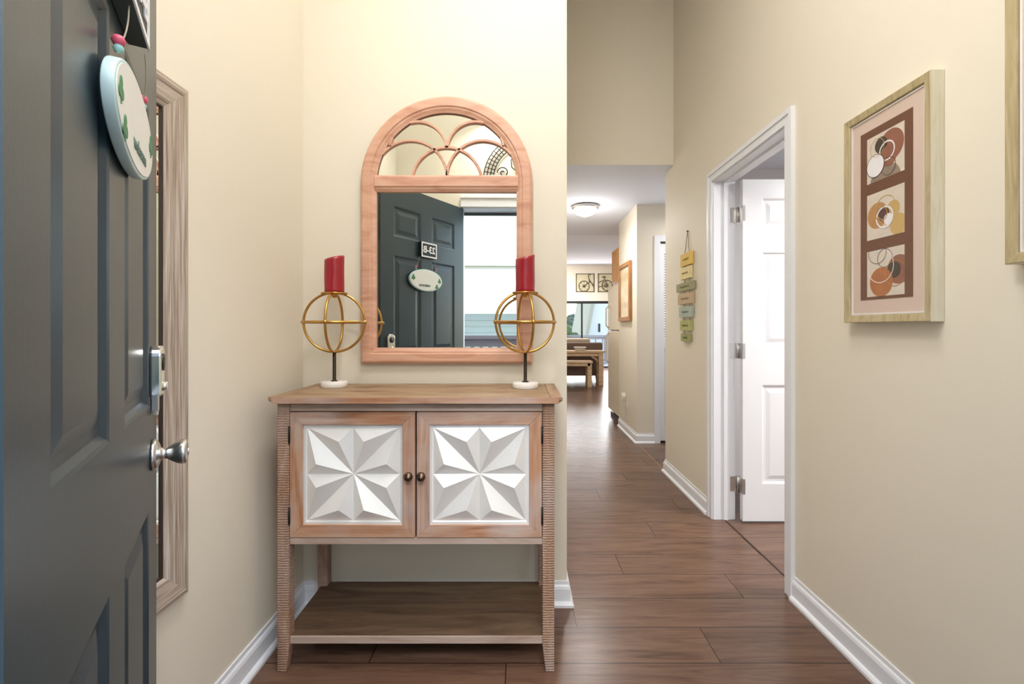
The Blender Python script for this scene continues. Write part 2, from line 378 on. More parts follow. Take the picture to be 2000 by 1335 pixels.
# baseboards
BP = [(0, 0), (.027, 0), (.027, .010), (.022, .017), (.014, .021), (.014, .070), (.011, .080), (.006, .086), (.005, .100), (0, .100)]
struct(MB().sweep([(XL, .36), (XL, YB-.001)], BP, -1).build('baseboard_left', M['trim']))
struct(MB().sweep([(XL+.001, YB), (HX, YB), (HX, 7.0)], BP, -1).build('baseboard_back', M['trim']))
struct(MB().sweep([(XR, .36), (XR, 1.966)], BP, 1).build('baseboard_right', M['trim']))
struct(MB().sweep([(XR, 2.857), (XR, YE), (3.0, YE)], BP, 1).build('baseboard_hall', M['trim']))
b = MB().sweep([(CX0-.058, YN), (1.18, YN), (1.18, YF-.01)], BP, 1)
struct(b.build('baseboard_closet', M['trim']))
struct(MB().sweep([(-3.1, YFAR), (SX0-.03, YFAR)], BP, -1).build('baseboard_far', M['trim']))
# floor joint strips
struct(MB().box(1.236, 1.244, 2.03, 2.79, 0, .003).build('trim_1', plain('dark_floor_joint', srgb(62, 40, 30), .5)))
struct(MB().box(1.174, 1.182, YE+.03, YN-.028, 0, .003).build('trim_2', plain('tan_transition_strip', srgb(156, 116, 84), .45)))

# ---------------- panelled door leaf ----------------
def panel_leaf(W, H, T, xs, zs, rings=((0, 0), (.006, -.002), (.014, -.009), (.028, -.009), (.05, -.003))):
    """local: x 0..W, front face y=0 looking to -y, back y=T; xs, zs = lists of (a,b) panel spans"""
    b = MB()
    cx = sorted({0, W, *[v for p in xs for v in p]}); cz = sorted({0, H, *[v for p in zs for v in p]})
    for side in (0, 1):
        y0 = 0 if side == 0 else T; sg = 1 if side == 0 else -1
        for i in range(len(cx)-1):
            for j in range(len(cz)-1):
                x0, x1, z0, z1 = cx[i], cx[i+1], cz[j], cz[j+1]
                if (x0, x1) in xs and (z0, z1) in zs:
                    prev = None
                    for ins, dep in rings:
                        y = y0-sg*dep
                        q = [(x0+ins, y, z0+ins), (x1-ins, y, z0+ins), (x1-ins, y, z1-ins), (x0+ins, y, z1-ins)]
                        if prev:
                            for k in range(4): b.add([prev[k], prev[(k+1) % 4], q[(k+1) % 4], q[k]], [(0, 1, 2, 3)])
                        prev = q
                    b.add(prev, [(0, 1, 2, 3)])
                else: b.add([(x0, y0, z0), (x1, y0, z0), (x1, y0, z1), (x0, y0, z1)], [(0, 1, 2, 3)])
    b.add([(0, 0, 0), (0, T, 0), (0, T, H), (0, 0, H)], [(0, 1, 2, 3)]); b.add([(W, 0, 0), (W, T, 0), (W, T, H), (W, 0, H)], [(0, 1, 2, 3)])
    b.add([(0, 0, 0), (W, 0, 0), (W, T, 0), (0, T, 0)], [(0, 1, 2, 3)]); b.add([(0, 0, H), (W, 0, H), (W, T, H), (0, T, H)], [(0, 1, 2, 3)])
    o = b
    return o
def weld(o):
    bm = bmesh.new(); bm.from_mesh(o.data); bmesh.ops.remove_doubles(bm, verts=bm.verts, dist=1e-5); bmesh.ops.recalc_face_normals(bm, faces=bm.faces); bm.to_mesh(o.data); bm.free(); return o

# entrance door, swung inwards; its outside face towards the camera
DW = .813
door = weld(panel_leaf(DW, 2.055, .044, [(.107, .353), (.46, .706)], [(.22, .772), (.99, 1.61), (1.725, 1.92)]).build('door_1', M['slate']))
door.location = (-.401, .358, .006); DA = atan2(.851, -.525); door.rotation_euler = (0, 0, DA)
door['kind'] = 'structure'; door['label'] = 'dark slate six panel entrance door swung open at the left edge of the photo'
def knob_prof(): return [(.0, 0), (.032, 0), (.034, .003), (.032, .009), (.024, .014), (.014, .018), (.0115, .024), (.0115, .030), (.014, .034), (.019, .042), (.0245, .053), (.027, .062), (.0268, .068), (.024, .072), (.014, .074), (.0, .0742)]
kb = MB().lathe([(r, -t*.86) for r, t in knob_prof()], (DW-.064, 0, .880), 'Y', 40).build('door_knob', M['nickel'], door)
MB().lathe([(.0, -.0634), (.008, -.0634), (.009, -.0648), (.0, -.0648)], (DW-.064, 0, .880), 'Y', 20).build('keyhole_plate', M['chrome'], kb)
# keypad deadbolt
b = MB(); sh = [(-.031, -.058), (.031, -.058), (.033, .035)]+[(0.033*cos(a), .035+.024*sin(a)) for a in [pi*k/10 for k in range(1, 10)]]+[(-.033, .035)]
lx = DW-.071
b.prism([(lx+p[0]*.9, 1.062+p[1]*.92) for p in sh], -.020, 0, 'Y')
lk = b.build('deadbolt', M['chrome'], door, bevel=.004, seg=3)
b = MB(); b.lathe([(.0, -.022), (.018, -.022), (.019, -.0195), (.0, -.0195)], (lx, 0, 1.080), 'Y', 28); b.build('keypad', M['black'], lk)
b = MB(); b.lathe([(.0, -.028), (.009, -.028), (.011, -.020), (.0, -.0195)], (lx, 0, 1.028), 'Y', 24); b.build('lock_cylinder', M['chrome'], lk)
MB().prism([(lx-.013, 1.010), (lx-.010, .978), (lx, .966), (lx+.012, .978), (lx+.014, 1.010)], -.012, -.002, 'Y').build('cover_flap', M['nickel'], lk)
# latch plates on the free edge
MB().box(DW-.0005, DW+.0012, .010, .034, .860, .918).build('latch_plate', M['nickel'], door)
for hz in (.25, 1.05, 1.85):
    MB().lathe([(.0, 0), (.007, 0), (.007, .09), (.0, .09)], (-.004, .048, hz-.045), 'Z', 12).build('hinge', M['nickel'], door)
# plaque 23-B
def on_door(name, x, z, y=0):
    o = empty(name); n = Vector((-sin(DA), cos(DA), 0)); d = Vector((cos(DA), sin(DA), 0))
    o.location = Vector((-.401, .358, .006))+d*x+n*y+Vector((0, 0, z)); o.rotation_euler = (0, 0, DA); return o
pc = on_door('number_plaque', .41, 1.678, -.0005)
tag(pc, 'dark 23-B unit number plaque with white border on the slate entrance door', 'number plaque')
MB().box(-.075, .075, -.026, 0, -.05, .05).build('plaque_board', plain('dark_green_black_plaque', srgb(26, 40, 42), .5), pc, bevel=.001)
b = MB()
wb = .009
b.box(-.075, .075, -.0285, -.026, .05-wb, .05); b.box(-.075, .075, -.0285, -.026, -.05, -.05+wb); b.box(-.075, -.075+wb, -.0285, -.026, -.05+wb, .05-wb); b.box(.075-wb, .075, -.0285, -.026, -.05+wb, .05-wb)
b.build('plaque_border', M['p_white'], pc)
text_mesh('unit_number', '23-B', .062, M['p_white'], pc, (0, -.0275, 0), (pi/2, 0, 0), .0012, 'raised white characters 23-B')
# oval welcome plaque
ov = on_door('oval_sign', .427, 1.474, .006)
tag(ov, 'pale green white oval sign with clover leaves hanging below the 23-B plaque', 'oval sign')
b = MB(); A_, B_ = .158, .074
NN = 64
el = lambda a, b_: [(a*cos(2*pi*k/NN), b_*sin(2*pi*k/NN)) for k in range(NN)]
b.prism(el(A_, B_), -.026, -.011, 'Y', smooth=True)
b.build('oval_board', plain('pale_mint_paint', srgb(190, 214, 214), .45), ov, bevel=.002)
b = MB(); b.prism(el(A_-.006, B_-.006), -.0272, -.0262, 'Y')
b.build('oval_face', plain('mottled_white_oval_face', srgb(226, 224, 218), .5, var=.05, vscale=25), ov)
green = plain('clover_green', srgb(70, 132, 84), .6)
def clover(cx, cz, s):
    b = MB()
    for a in (90, 210, 330):
        px, pz = cx+s*.75*cos(radians(a)), cz+s*.75*sin(radians(a))
        b.prism([(px+s*.7*cos(t*pi/7), pz+s*.7*sin(t*pi/7)) for t in range(14)], -.0284, -.0273, 'Y')
    b.box(cx-s*.12, cx+s*.12, -.0284, -.0273, cz-s*1.7, cz)
    return b.build('clover', green, ov)
clover(.128, .012, .013); clover(-.128, .004, .012); clover(-.10, -.038, .012)
text_mesh('lettering', 'welcome', .030, plain('dark_green_grey_lettering', srgb(84, 112, 98), .6), ov, (.02, -.0278, -.034), (pi/2, 0, 0), .0005, 'small faded lettering along the lower edge')
pinkm = plain('pink_bead', srgb(206, 84, 108), .5); tealm = plain('teal_bead', srgb(150, 196, 190), .5)
for sx in (-.1, .1):
    b = MB(); p0 = Vector((sx*.7, -.027, .150)); p1 = Vector((sx, -.018, .062))
    b.tube([tuple(p0.lerp(p1, t/8)+Vector((0, -.004*sin(pi*t/8), 0))) for t in range(9)], .0011, 6)
    b.build('cord', plain('twine', srgb(170, 160, 140), .8), ov)
    for k, (mm_, dz) in enumerate(((pinkm, .020), (tealm, .009))):
        b = MB(); rr = .0085 if k == 0 else .0065
        b.lathe([(0, -rr), (rr*.7, -rr*.7), (rr, 0), (rr*.7, rr*.7), (0, rr)], (sx*.98, -.020, .062+dz), 'Z', 16); b.build('bead', mm_, ov)

# entrance frame: casing on the room side and jamb lining
b = MB()
j = .02
b.box(EX0, EX0+.012, .2, .36, 0, EZ); b.box(EX1-j, EX1, .2, .36, 0, EZ); b.box(EX0, EX1, .2, .36, EZ-.012, EZ)
b.box(EX1-.012, EX1+.06, .36, .378, 0, EZ+.08); b.box(EX0-.0, EX1+.06, .36, .378, EZ-.005, EZ+.08); b.box(EX0-.0, EX1+.066, .378, .386, EZ+.06, EZ+.08)
struct(b.build('trim_3', M['trim'], bevel=.002))
struct(MB().box(EX0+.012, EX1-j, .21, .235, EZ-.032, EZ-.013).build('trim_4', plain('dark_weatherstrip', srgb(70, 76, 78), .6)))

# ---------------- bedroom door ----------------
b = MB()
JX0, JX1 = XR, XR+.12
b.box(JX0, JX1, DY0, DY0+.018, 0, DZ-.018); b.box(JX0, JX1, DY1-.018, DY1, 0, DZ-.018); b.box(JX0, JX1, DY0, DY1, DZ-.018, DZ)
b.box(XR+.058, XR+.082, DY0+.018, DY0+.028, 0, DZ-.028); b.box(XR+.058, XR+.082, DY1-.028, DY1-.018, 0, DZ-.028); b.box(XR+.058, XR+.082, DY0+.018, DY1-.018, DZ-.028, DZ-.018)
for xs_, sg in ((XR, -1), (XR+.12, 1)):
    x0, x1 = sorted((xs_, xs_+sg*.012)); u0, u1 = sorted((xs_+sg*.012, xs_+sg*.018))
    for (ya, yb, ba, bb) in ((DY0-.046, DY0+.012, DY0-.046, DY0-.024), (DY1-.012, DY1+.046, DY1+.024, DY1+.046)):
        b.box(x0, x1, ya, yb, 0, DZ-.012); b.box(u0, u1, ba, bb, 0, DZ+.024)
    b.box(x0, x1, DY0-.046, DY1+.046, DZ-.012, DZ+.046); b.box(u0, u1, DY0-.046, DY1+.046, DZ+.024, DZ+.046)
struct(b.build('trim_5', M['trim']))
bd = weld(panel_leaf(.74, 2.03, .035, [(.113, .335), (.405, .627)], [(.22, .81), (1.035, 1.60), (1.735, 1.92)]).build('door_2', M['whitedoor']))
bd.location = (1.326, 2.738, .012); bd['kind'] = 'structure'; bd['label'] = 'white six panel interior door standing open in the right wall doorway'
for hz in (.205, 1.01, 1.83):
    b = MB(); b.box(-.052, -.012, .0505, .0525, hz-.045, hz+.045); b.lathe([(0, hz-.046), (.0055, hz-.046), (.0055, hz+.046), (0, hz+.046)], (-.008, .044, 0), 'Z', 12)
    b.box(-.0022, -.0002, .002, .033, hz-.045, hz+.045); b.box(-.004, .0, .030, .044, hz-.045, hz+.045)
    b.box(-.0, .014, -.0015, -.0002, hz-.045, hz+.045)
    b.build('hinge', M['nickel'], bd)
MB().lathe([(0, 0), (.03, 0), (.03, -.008), (.011, -.014), (.011, -.03), (.026, -.04), (.027, -.058), (.015, -.066), (0, -.067)], (.68, 0, .93), 'Y', 24).build('door_knob', M['nickel'], bd)

# ---------------- closet louvred door ----------------
b = MB()
b.box(CX0-.058, CX0, YN-.016, YN, 0, CDZ+.06); b.box(CX1, CX1+.058, YN-.016, YN, 0, CDZ+.06); b.box(CX0, CX1, YN-.016, YN, CDZ, CDZ+.06)
b.box(CX0, CX0+.006, YN, YN+.1, 0, CDZ)
struct(b.build('trim_6', M['trim'], bevel=.002))
struct(MB().box(CX0+.008, CX1, YN+.02, YN+.05, CDZ-.012, CDZ).build('trim_7', plain('dark_bifold_track', srgb(60, 60, 60), .5)))
cl = empty('door_3', (CX0+.010, YN+.02, 0)); cl['kind'] = 'structure'; cl['label'] = 'white louvred bifold closet door at the end of the side corridor'
for pi_ in range(2):
    x = pi_*.40; b = MB(); PW = .395
    b.box(x, x+.04, 0, .03, .02, CDZ-.018); b.box(x+PW-.04, x+PW, 0, .03, .02, CDZ-.018)
    for z0, z1 in ((.02, .16), (.95, 1.05), (CDZ-.12, CDZ-.018)): b.box(x+.04, x+PW-.04, 0, .03, z0, z1)
    b.build('panel_frame', M['whitedoor'], cl, bevel=.001)
    b = MB()
    for z0, z1 in ((.16, .95), (1.05, CDZ-.12)):
        n = int((z1-z0)/.026)
        for k in range(n):
            zz = z0+.013+k*(z1-z0)/n
            b.prism([(.006, zz-.012), (.010, zz-.014), (.026, zz+.010), (.022, zz+.012)], x+.04, x+PW-.04, 'X')
    b.build('louvre_slats', M['whitedoor'], cl)

# ---------------- console cabinet ----------------
X0, X1 = -.818, .117; F, BK = 1.554, 1.906
cab = empty('console_cabinet', ((X0+X1)/2, (F+BK)/2, 0))
tag(cab, 'rustic distressed wood console cabinet with two silver starburst doors under the arched mirror', 'cabinet')
o3 = (-(X0+X1)/2, -(F+BK)/2, 0)
def part(mb, name, mat, parent=cab, bevel=.002, label=None):
    return mb.build(name, mat, parent, bevel, loc=o3 if parent is cab else None, label=label)
lw = .040
def leg(x0, y0, inx, iny):
    b = MB(); z1 = .903; zt = .088; t = .011
    x1 = x0+lw; y1 = y0+lw
    xa, xb = (x0, x1-t) if inx > 0 else (x0+t, x1); ya, yb = (y0, y1-t) if iny > 0 else (y0+t, y1)
    v = [(xa, ya, 0), (xb, ya, 0), (xb, yb, 0), (xa, yb, 0), (x0, y0, zt), (x1, y0, zt), (x1, y1, zt), (x0, y1, zt), (x0, y0, z1), (x1, y0, z1), (x1, y1, z1), (x0, y1, z1)]
    fs = [(0, 1, 2, 3), (8, 9, 10, 11)]
    for L_ in (0, 4):
        for k in range(4): fs.append((L_+k, L_+(k+1) % 4, L_+4+(k+1) % 4, L_+4+k))
    b.add(v, fs); part(b, 'leg', M['pine_leg'])
leg(X0, F, 1, 1); leg(X1-lw, F, -1, 1); leg(X0, BK-lw, 1, -1); leg(X1-lw, BK-lw, -1, -1)
# top with bevelled underside
TX0, TX1, TF, TB = -.838, .143, 1.533, 1.908
def slab(x0, x1, ch0, ch1):
    b = MB(); zt, zm, zb = .930, .918, .904; c = .016
    def ring(z, i): return [(x0+i*ch0, TF+i, z), (x1-i*ch1, TF+i, z), (x1-i*ch1, TB, z), (x0+i*ch0, TB, z)]
    v = ring(zb, c)+ring(zm, 0)+ring(zt, 0); fs = [(0, 1, 2, 3), (8, 9, 10, 11)]
    for L_ in (0, 4):
        for k in range(4): fs.append((L_+k, L_+(k+1) % 4, L_+4+(k+1) % 4, L_+4+k))
    return b.add(v, fs)
part(slab(TX0+.0415, TX1-.0415, 0, 0), 'tabletop', M['pine_top'])
m_bread = wood('breadboard_end_wood', [(.28, srgb(112, 84, 60)), (.5, srgb(150, 118, 90)), (.75, srgb(176, 148, 122))], 'Y', .5, 9, 2.2, .2)
part(slab(TX0, TX0+.041, 1, 0), 'breadboard_end', m_bread); part(slab(TX1-.041, TX1, 0, 1), 'breadboard_end', m_bread)
b = MB().box(TX0+.012, TX1-.012, TF-.0015, TF+.0, .908, .9285)
part(b, 'top_edge_band', M['pine_x'], bevel=.001)
# body
xa, xb = X0+lw, X1-lw
b = MB(); b.box(xa, xb, F+.006, F+.026, .878, .903); part(b, 'top_rail', M['edge_wash'])
b = MB(); b.box(xa, xb, F+.004, F+.026, .428, .450); part(b, 'bottom_rail', M['edge_wash'])
for sx in (X0+.008, X1-.020): part(MB().box(sx, sx+.012, F+lw, BK-lw, .428, .903), 'side_panel', M['pine_z'])
b = MB().box(xa, xb, BK-.012, BK-.002, .428, .903); part(b, 'back_panel', M['pine_x'])
b = MB().box(xa, xb, F+.026, BK-.012, .430, .446); part(b, 'cabinet_floor', M['pine_shelf'])
b = MB().box(X0+.012, X1-.012, F+.013, BK-.004, .091, .1148)
part(b, 'lower_shelf', M['pine_shelf'])
b = MB().box(xa, xb, F+.0075, F+.0128, .0905, .1150); part(b, 'shelf_edge', M['edge_wash'], bevel=.001)
# doors
mid = (xa+xb)/2
def cab_door(x0, x1, knob_left):
    z0, z1 = .4525, .8755; yf, yk = F+.001, F+.021; fw = .043
    d = MB()
    q = fw
    d.prism([(x0, z0), (x1, z0), (x1-q, z0+q), (x0+q, z0+q)], yf, yk, 'Y', 0); d.prism([(x0, z1), (x0+q, z1-q), (x1-q, z1-q), (x1, z1)], yf, yk, 'Y', 0)
    d.prism([(x0, z0), (x0+q, z0+q), (x0+q, z1-q), (x0, z1)], yf, yk, 'Y', 1); d.prism([(x1, z0), (x1, z1), (x1-q, z1-q), (x1-q, z0+q)], yf, yk, 'Y', 1)
    door_ = part(d, 'cabinet_door', [M['pine_x'], M['pine_z']], bevel=.0012)
    # starburst
    px0, px1, pz0, pz1 = x0+q, x1-q, z0+q, z1-q; cx, cz = (px0+px1)/2, (pz0+pz1)/2; hx, hz = (px1-px0)/2, (pz1-pz0)/2
    g = MB(); yb_ = yf+.011; hh = .023; e = .935
    O = (cx, yb_+.002, cz)
    P = lambda u, v, h=0: (cx+u*hx, yb_-h, cz+v*hz)
    for su in (1, -1):
        for sv in (1, -1):
            C_ = P(su*e, sv*e); Mv = P(0, sv*e); Mh = P(su*e, 0); Nv = P(su*.25, sv*.68, hh); Nh = P(su*.70, sv*.235, hh)
            for tri in ((O, C_, Nv), (O, Nv, Mv), (C_, Mv, Nv), (O, Nh, C_), (O, Mh, Nh), (C_, Nh, Mh)): g.add(tri, [(0, 1, 2)])
    # border
    R0 = [P(-1, -1, .004), P(1, -1, .004), P(1, 1, .004), P(-1, 1, .004)]; R1 = [P(-.955, -.955, .004), P(.955, -.955, .004), P(.955, .955, .004), P(-.955, .955, .004)]; R2 = [P(-e, -e), P(e, -e), P(e, e), P(-e, e)]
    for A, B in ((R0, R1), (R1, R2)):
        for k in range(4): g.add([A[k], A[(k+1) % 4], B[(k+1) % 4], B[k]], [(0, 1, 2, 3)])
    me_o = g.build('starburst_panel', M['silver'], door_, label='silver panel faceted as an eight point star')
    kx = x0+.0185 if knob_left else x1-.0185
    kz = (z0+z1)/2+.0
    kn = MB().lathe([(0, 0), (.009, 0), (.009, -.002), (.005, -.004), (.005, -.010), (.011, -.013), (.0155, -.019), (.0155, -.023), (.011, -.028), (0, -.030)], (kx, yf, kz), 'Y', 24)
    kn.build('knob', M['bronze'], door_)
    hxp = x1+.001 if knob_left else x0-.001
    for hz_ in (z0+.075, z1-.075):
        h = MB().lathe([(0, -.028), (.0035, -.028), (.0035, .028), (0, .028)], (hxp, yf-.002, hz_), 'Z', 10)
        h.lathe([(0, -.033), (.0025, -.032), (.0025, -.028), (0, -.028)], (hxp, yf-.002, hz_), 'Z', 8)
        h.build('hinge', M['iron'], door_)
cab_door(xa+.002, mid-.003, False); cab_door(mid+.003, xb-.002, True)

# ---------------- arched mirror ----------------
MX = (871.5-1015)*1.9/900; MR = .356; FW = .066; SP = 1.762; B0 = 1.012
am = empty('arched_mirror', (MX, 1.93, B0)); tag(am, 'salmon wood arched mirror with fanlight tracery above the console cabinet', 'mirror')
amo = (-MX, -1.93, -B0)
yF, yB = 1.900, 1.933
def mpart(mb, name, mat, bevel=0, label=None): return mb.build(name, mat, am, bevel, loc=amo, label=label)
NA = 48
prof = [(MR, yB), (MR, yF+.010), (MR-.006, yF+.003), (MR-.012, yF), (MR-.040, yF), (MR-.045, yF+.005), (MR-.050, yF+.005), (MR-.060, yF+.010), (MR-FW, yF+.012), (MR-FW, yB)]
b = MB(); o = 0
path = [(-1, B0)]+[None]
# rails: upright left, arch, upright right built as a continuous sweep
secs = []
secs.append([(MX-r, y, B0+(MR-r)) for r, y in prof])
for k in range(NA+1):
    a = pi-pi*k/NA; secs.append([(MX+r*cos(a), y, SP+r*sin(a)) for r, y in prof])
secs.append([(MX+r, y, B0+(MR-r)) for r, y in prof])
vs = [v for s_ in secs for v in s_]; n = len(prof); fs = []
ns = len(secs)
for i in range(ns):
    i2 = (i+1) % ns
    for k in range(n):
        fs.append((i*n+k, i*n+(k+1) % n, i2*n+(k+1) % n, i2*n+k))
b.add(vs, fs, 0, False)
fr = mpart(b, 'frame', [M['mirrorwood'], M['mirrorside']])
for p in fr.data.polygons:
    ys = [fr.data.vertices[v].co.y for v in p.vertices]
    if max(ys) > yB-.001: p.material_index = 1
    p.use_smooth = False
ri = MR-FW
b = MB(); b.prism([(yF+.012, 1.793), (yF+.003, 1.788), (yF, 1.782), (yF, 1.745), (yF+.005, 1.740), (yF+.005, 1.736), (yF+.012, 1.724), (yB, 1.724), (yB, 1.793)], MX-ri-.006, MX+ri+.006, 'X')
mpart(b, 'crossbar', M['mirrorwood'])
# tracery
k_ = 1.9/900
def px2(x, y): return ((x-1015)*k_, CAMH+(640-y)*k_)
def tracery(cx, cy, r, a0=0, a1=180):
    c = px2(cx, cy); R = r*k_; seg = []; cur = []
    for i in range(81):
        a = radians(a0+(a1-a0)*i/80); x, z = c[0]+R*cos(a), c[1]+R*sin(a)
        ok = (x-MX)**2+(z-SP)**2 < (ri+.003)**2 and z > 1.788
        if z < SP and abs(x-MX) < ri+.003 and z > 1.788: ok = True
        if ok: cur.append((x, z))
        else:
            if len(cur) > 2: seg.append(cur)
            cur = []
    if len(cur) > 2: seg.append(cur)
    b = MB()
    for sgm in seg:
        hw = .0062; n_ = len(sgm); vs = []; 
        for i, (x, z) in enumerate(sgm):
            d = Vector((x-c[0], z-c[1])).normalized()
            for off, y in ((-hw, yF+.022), (-hw*.7, yF+.010), (hw*.7, yF+.010), (hw, yF+.022)):
                vs.append((x+d.x*off, y, z+d.y*off))
        fs = []
        for i in range(n_-1):
            for q in range(4): fs.append((i*4+q, i*4+(q+1) % 4, (i+1)*4+(q+1) % 4, (i+1)*4+q))
        fs += [(0, 1, 2, 3), tuple((n_-1)*4+q for q in range(4))]
        b.add(vs, fs)
    mpart(b, 'tracery_arc', M['mirrorwood'])
tracery(800.5, 342, 70.5); tracery(942.5, 342, 70.5); tracery(871.5, 354, 69)
tracery(815, 290, 55.5, 4, 174); tracery(928, 290, 55.5, 6, 176)
# glass, hung very slightly off square
g = MB(); yg = yF+.0225
g.prism([(MX-ri-.004, B0+FW-.004), (MX+ri+.004, B0+FW-.004)]+[(MX+(ri+.004)*cos(pi*k/NA), SP+(ri+.004)*sin(pi*k/NA)) for k in range(NA+1)], yg, yg+.002, 'Y')
gl = g.build('mirror_glass', M['mirror'], am, loc=(0, yg-1.93, 0), origin=None)
# recentre geometry so that it can turn about its own middle
for v in gl.data.vertices: v.co.x -= MX; v.co.y -= yg; v.co.z -= B0
gl.rotation_euler = (0, 0, radians(.45))

# ---------------- left wall mirror ----------------
wmY0, wmY1, wmZ0, wmZ1 = .68, 1.242, .448, 1.80
wm = empty('wall_mirror', (XL+.001, (wmY0+wmY1)/2, wmZ0)); tag(wm, 'tall rectangular mirror with weathered streaked wood frame on left wall behind the open door', 'mirror')
wmo = (-(XL+.001), -(wmY0+wmY1)/2, -wmZ0)
fwd = .082
wp = [(0, XL+.001), (0, XL+.012), (.006, XL+.020), (.020, XL+.0255), (.034, XL+.022), (.050, XL+.021), (.064, XL+.0195), (fwd, XL+.012), (fwd, XL+.001)]   # (inset, x)
cor = [(wmY0, wmZ0, 1, 1), (wmY1, wmZ0, -1, 1), (wmY1, wmZ1, -1, -1), (wmY0, wmZ1, 1, -1)]
for k in range(4):
    A, B = cor[k], cor[(k+1) % 4]; b = MB()
    vs = [(x, c[0]+c[2]*i, c[1]+c[3]*i) for c in (A, B) for i, x in wp]; n = len(wp)
    b.add(vs, [(q, (q+1) % n, n+(q+1) % n, n+q) for q in range(n)]+[tuple(range(n)), tuple(range(n, 2*n))])
    b.build('frame_rail' if k % 2 == 0 else 'frame_stile', M['weathered_y'] if k % 2 == 0 else M['weathered'], wm, loc=wmo)
MB().box(XL+.004, XL+.007, wmY0+fwd-.004, wmY1-fwd+.004, wmZ0+fwd-.004, wmZ1-fwd+.004).build('mirror_glass', M['mirror'], wm, loc=wmo)
b = MB(); i0 = fwd-.0005; i1 = fwd+.004
b.box(XL+.007, XL+.0115, wmY1-i1, wmY1-i0, wmZ0+i0, wmZ1-i0); b.box(XL+.007, XL+.0115, wmY0+i0, wmY0+i1, wmZ0+i0, wmZ1-i0)
b.box(XL+.007, XL+.0115, wmY0+i1, wmY1-i1, wmZ1-i1, wmZ1-i0); b.box(XL+.007, XL+.0115, wmY0+i1, wmY1-i1, wmZ0+i0, wmZ0+i1)
b.build('inner_lip', plain('dark_brown_lip', srgb(60, 42, 32), .5), wm, loc=wmo)

# ---------------- candle holders ----------------
def holder(x, y, rz, lab, labc, lean):
    t = empty('candle_holder', (x, y, .930), rz); tag(t, lab, 'candle holder')
    MB().lathe([(0, 0), (.047, 0), (.049, .003), (.049, .020), (.046, .023), (0, .023)], (0, 0, 0), 'Z', 48).build('base', M['marble'], t)
    MB().lathe([(0, .0225), (.013, .0225), (.013, .0255), (.0065, .027), (.0065, .135), (0, .135)], (0, 0, 0), 'Z', 20).build('stem', M['darkpole'], t)
    R = .115; cz = .252
    for a in (0, pi/2):
        MB().tube([(R*cos(q)*cos(a), R*cos(q)*sin(a), cz+R*sin(q)) for q in [2*pi*k/64 for k in range(64)]], .0050, 10, True).build('hoop', M['gold'], t)
    MB().tube([(R*1.0*cos(q), R*1.0*sin(q), cz) for q in [2*pi*k/64 for k in range(64)]], .0052, 10, True).build('hoop', M['gold'], t)
    for a in range(4):
        q = a*pi/2; MB().lathe([(0, -.009), (.0065, -.007), (.0095, 0), (.0065, .007), (0, .009)], (R*cos(q), R*sin(q), cz), 'Z', 14).build('joint', M['gold'], t)
    MB().lathe([(0, -.014), (.008, -.013), (.012, -.006), (.012, 0), (.048, .001), (.050, .003), (.048, .006), (0, .006)], (0, 0, cz+R-.006), 'Z', 40).build('candle_plate', M['gold'], t)
    # candle: its own thing, slanted top
    zc = .930+cz+R+.0003
    c = empty('pillar_candle', (x, y, zc), rz); tag(c, labc, 'candle')
    b = MB(); n = 48; r = .0365; H = .135; rows = 14
    for i in range(rows+1):
        for k in range(n):
            a = 2*pi*k/n; h = H+.010*cos(a-lean)*(1 if i == rows else i/rows); rr = r*(1+.012*sin(3*a+i*.5))
            b.v.append((rr*cos(a), rr*sin(a), h*i/rows))
    for i in range(rows):
        for k in range(n): b.f.append([i*n+k, i*n+(k+1) % n, (i+1)*n+(k+1) % n, (i+1)*n+k]); b.m.append(0); b.sm.append(True)
    # rim and melted hollow
    o_ = len(b.v)
    for j, (f_, dz) in enumerate(((.86, .000), (.78, -.008), (.35, -.012))):
        for k in range(n):
            a = 2*pi*k/n; b.v.append((r*f_*cos(a), r*f_*sin(a), H+.010*cos(a-lean)*f_+dz))
    base = rows*n
    for j in range(3):
        a0 = base if j == 0 else o_+(j-1)*n; a1 = o_+j*n
        for k in range(n): b.f.append([a0+k, a0+(k+1) % n, a1+(k+1) % n, a1+k]); b.m.append(0); b.sm.append(j > 0)
    b.f.append([o_+2*n+k for k in range(n)]); b.m.append(0); b.sm.append(False)
    b.f.append(list(range(n))[::-1]); b.m.append(0); b.sm.append(False)
    b.build('wax', M['wax'], c)
    MB().tube([(0, 0, H-.013), (.001, 0, H-.004), (.003, .001, H+.002)], .0012, 6).build('wick', M['wick'], c)
holder(-.722, 1.795, radians(6), 'gold orb candle holder at the left end of the cabinet near the corner', 'red pillar candle on the left gold orb holder beside the corner', 0.2)
holder(.0215, 1.765, radians(14), 'gold orb candle holder at the right end of the cabinet overlapping the mirror frame', 'red pillar candle on the right gold orb holder in front of the mirror edge', 0.3)

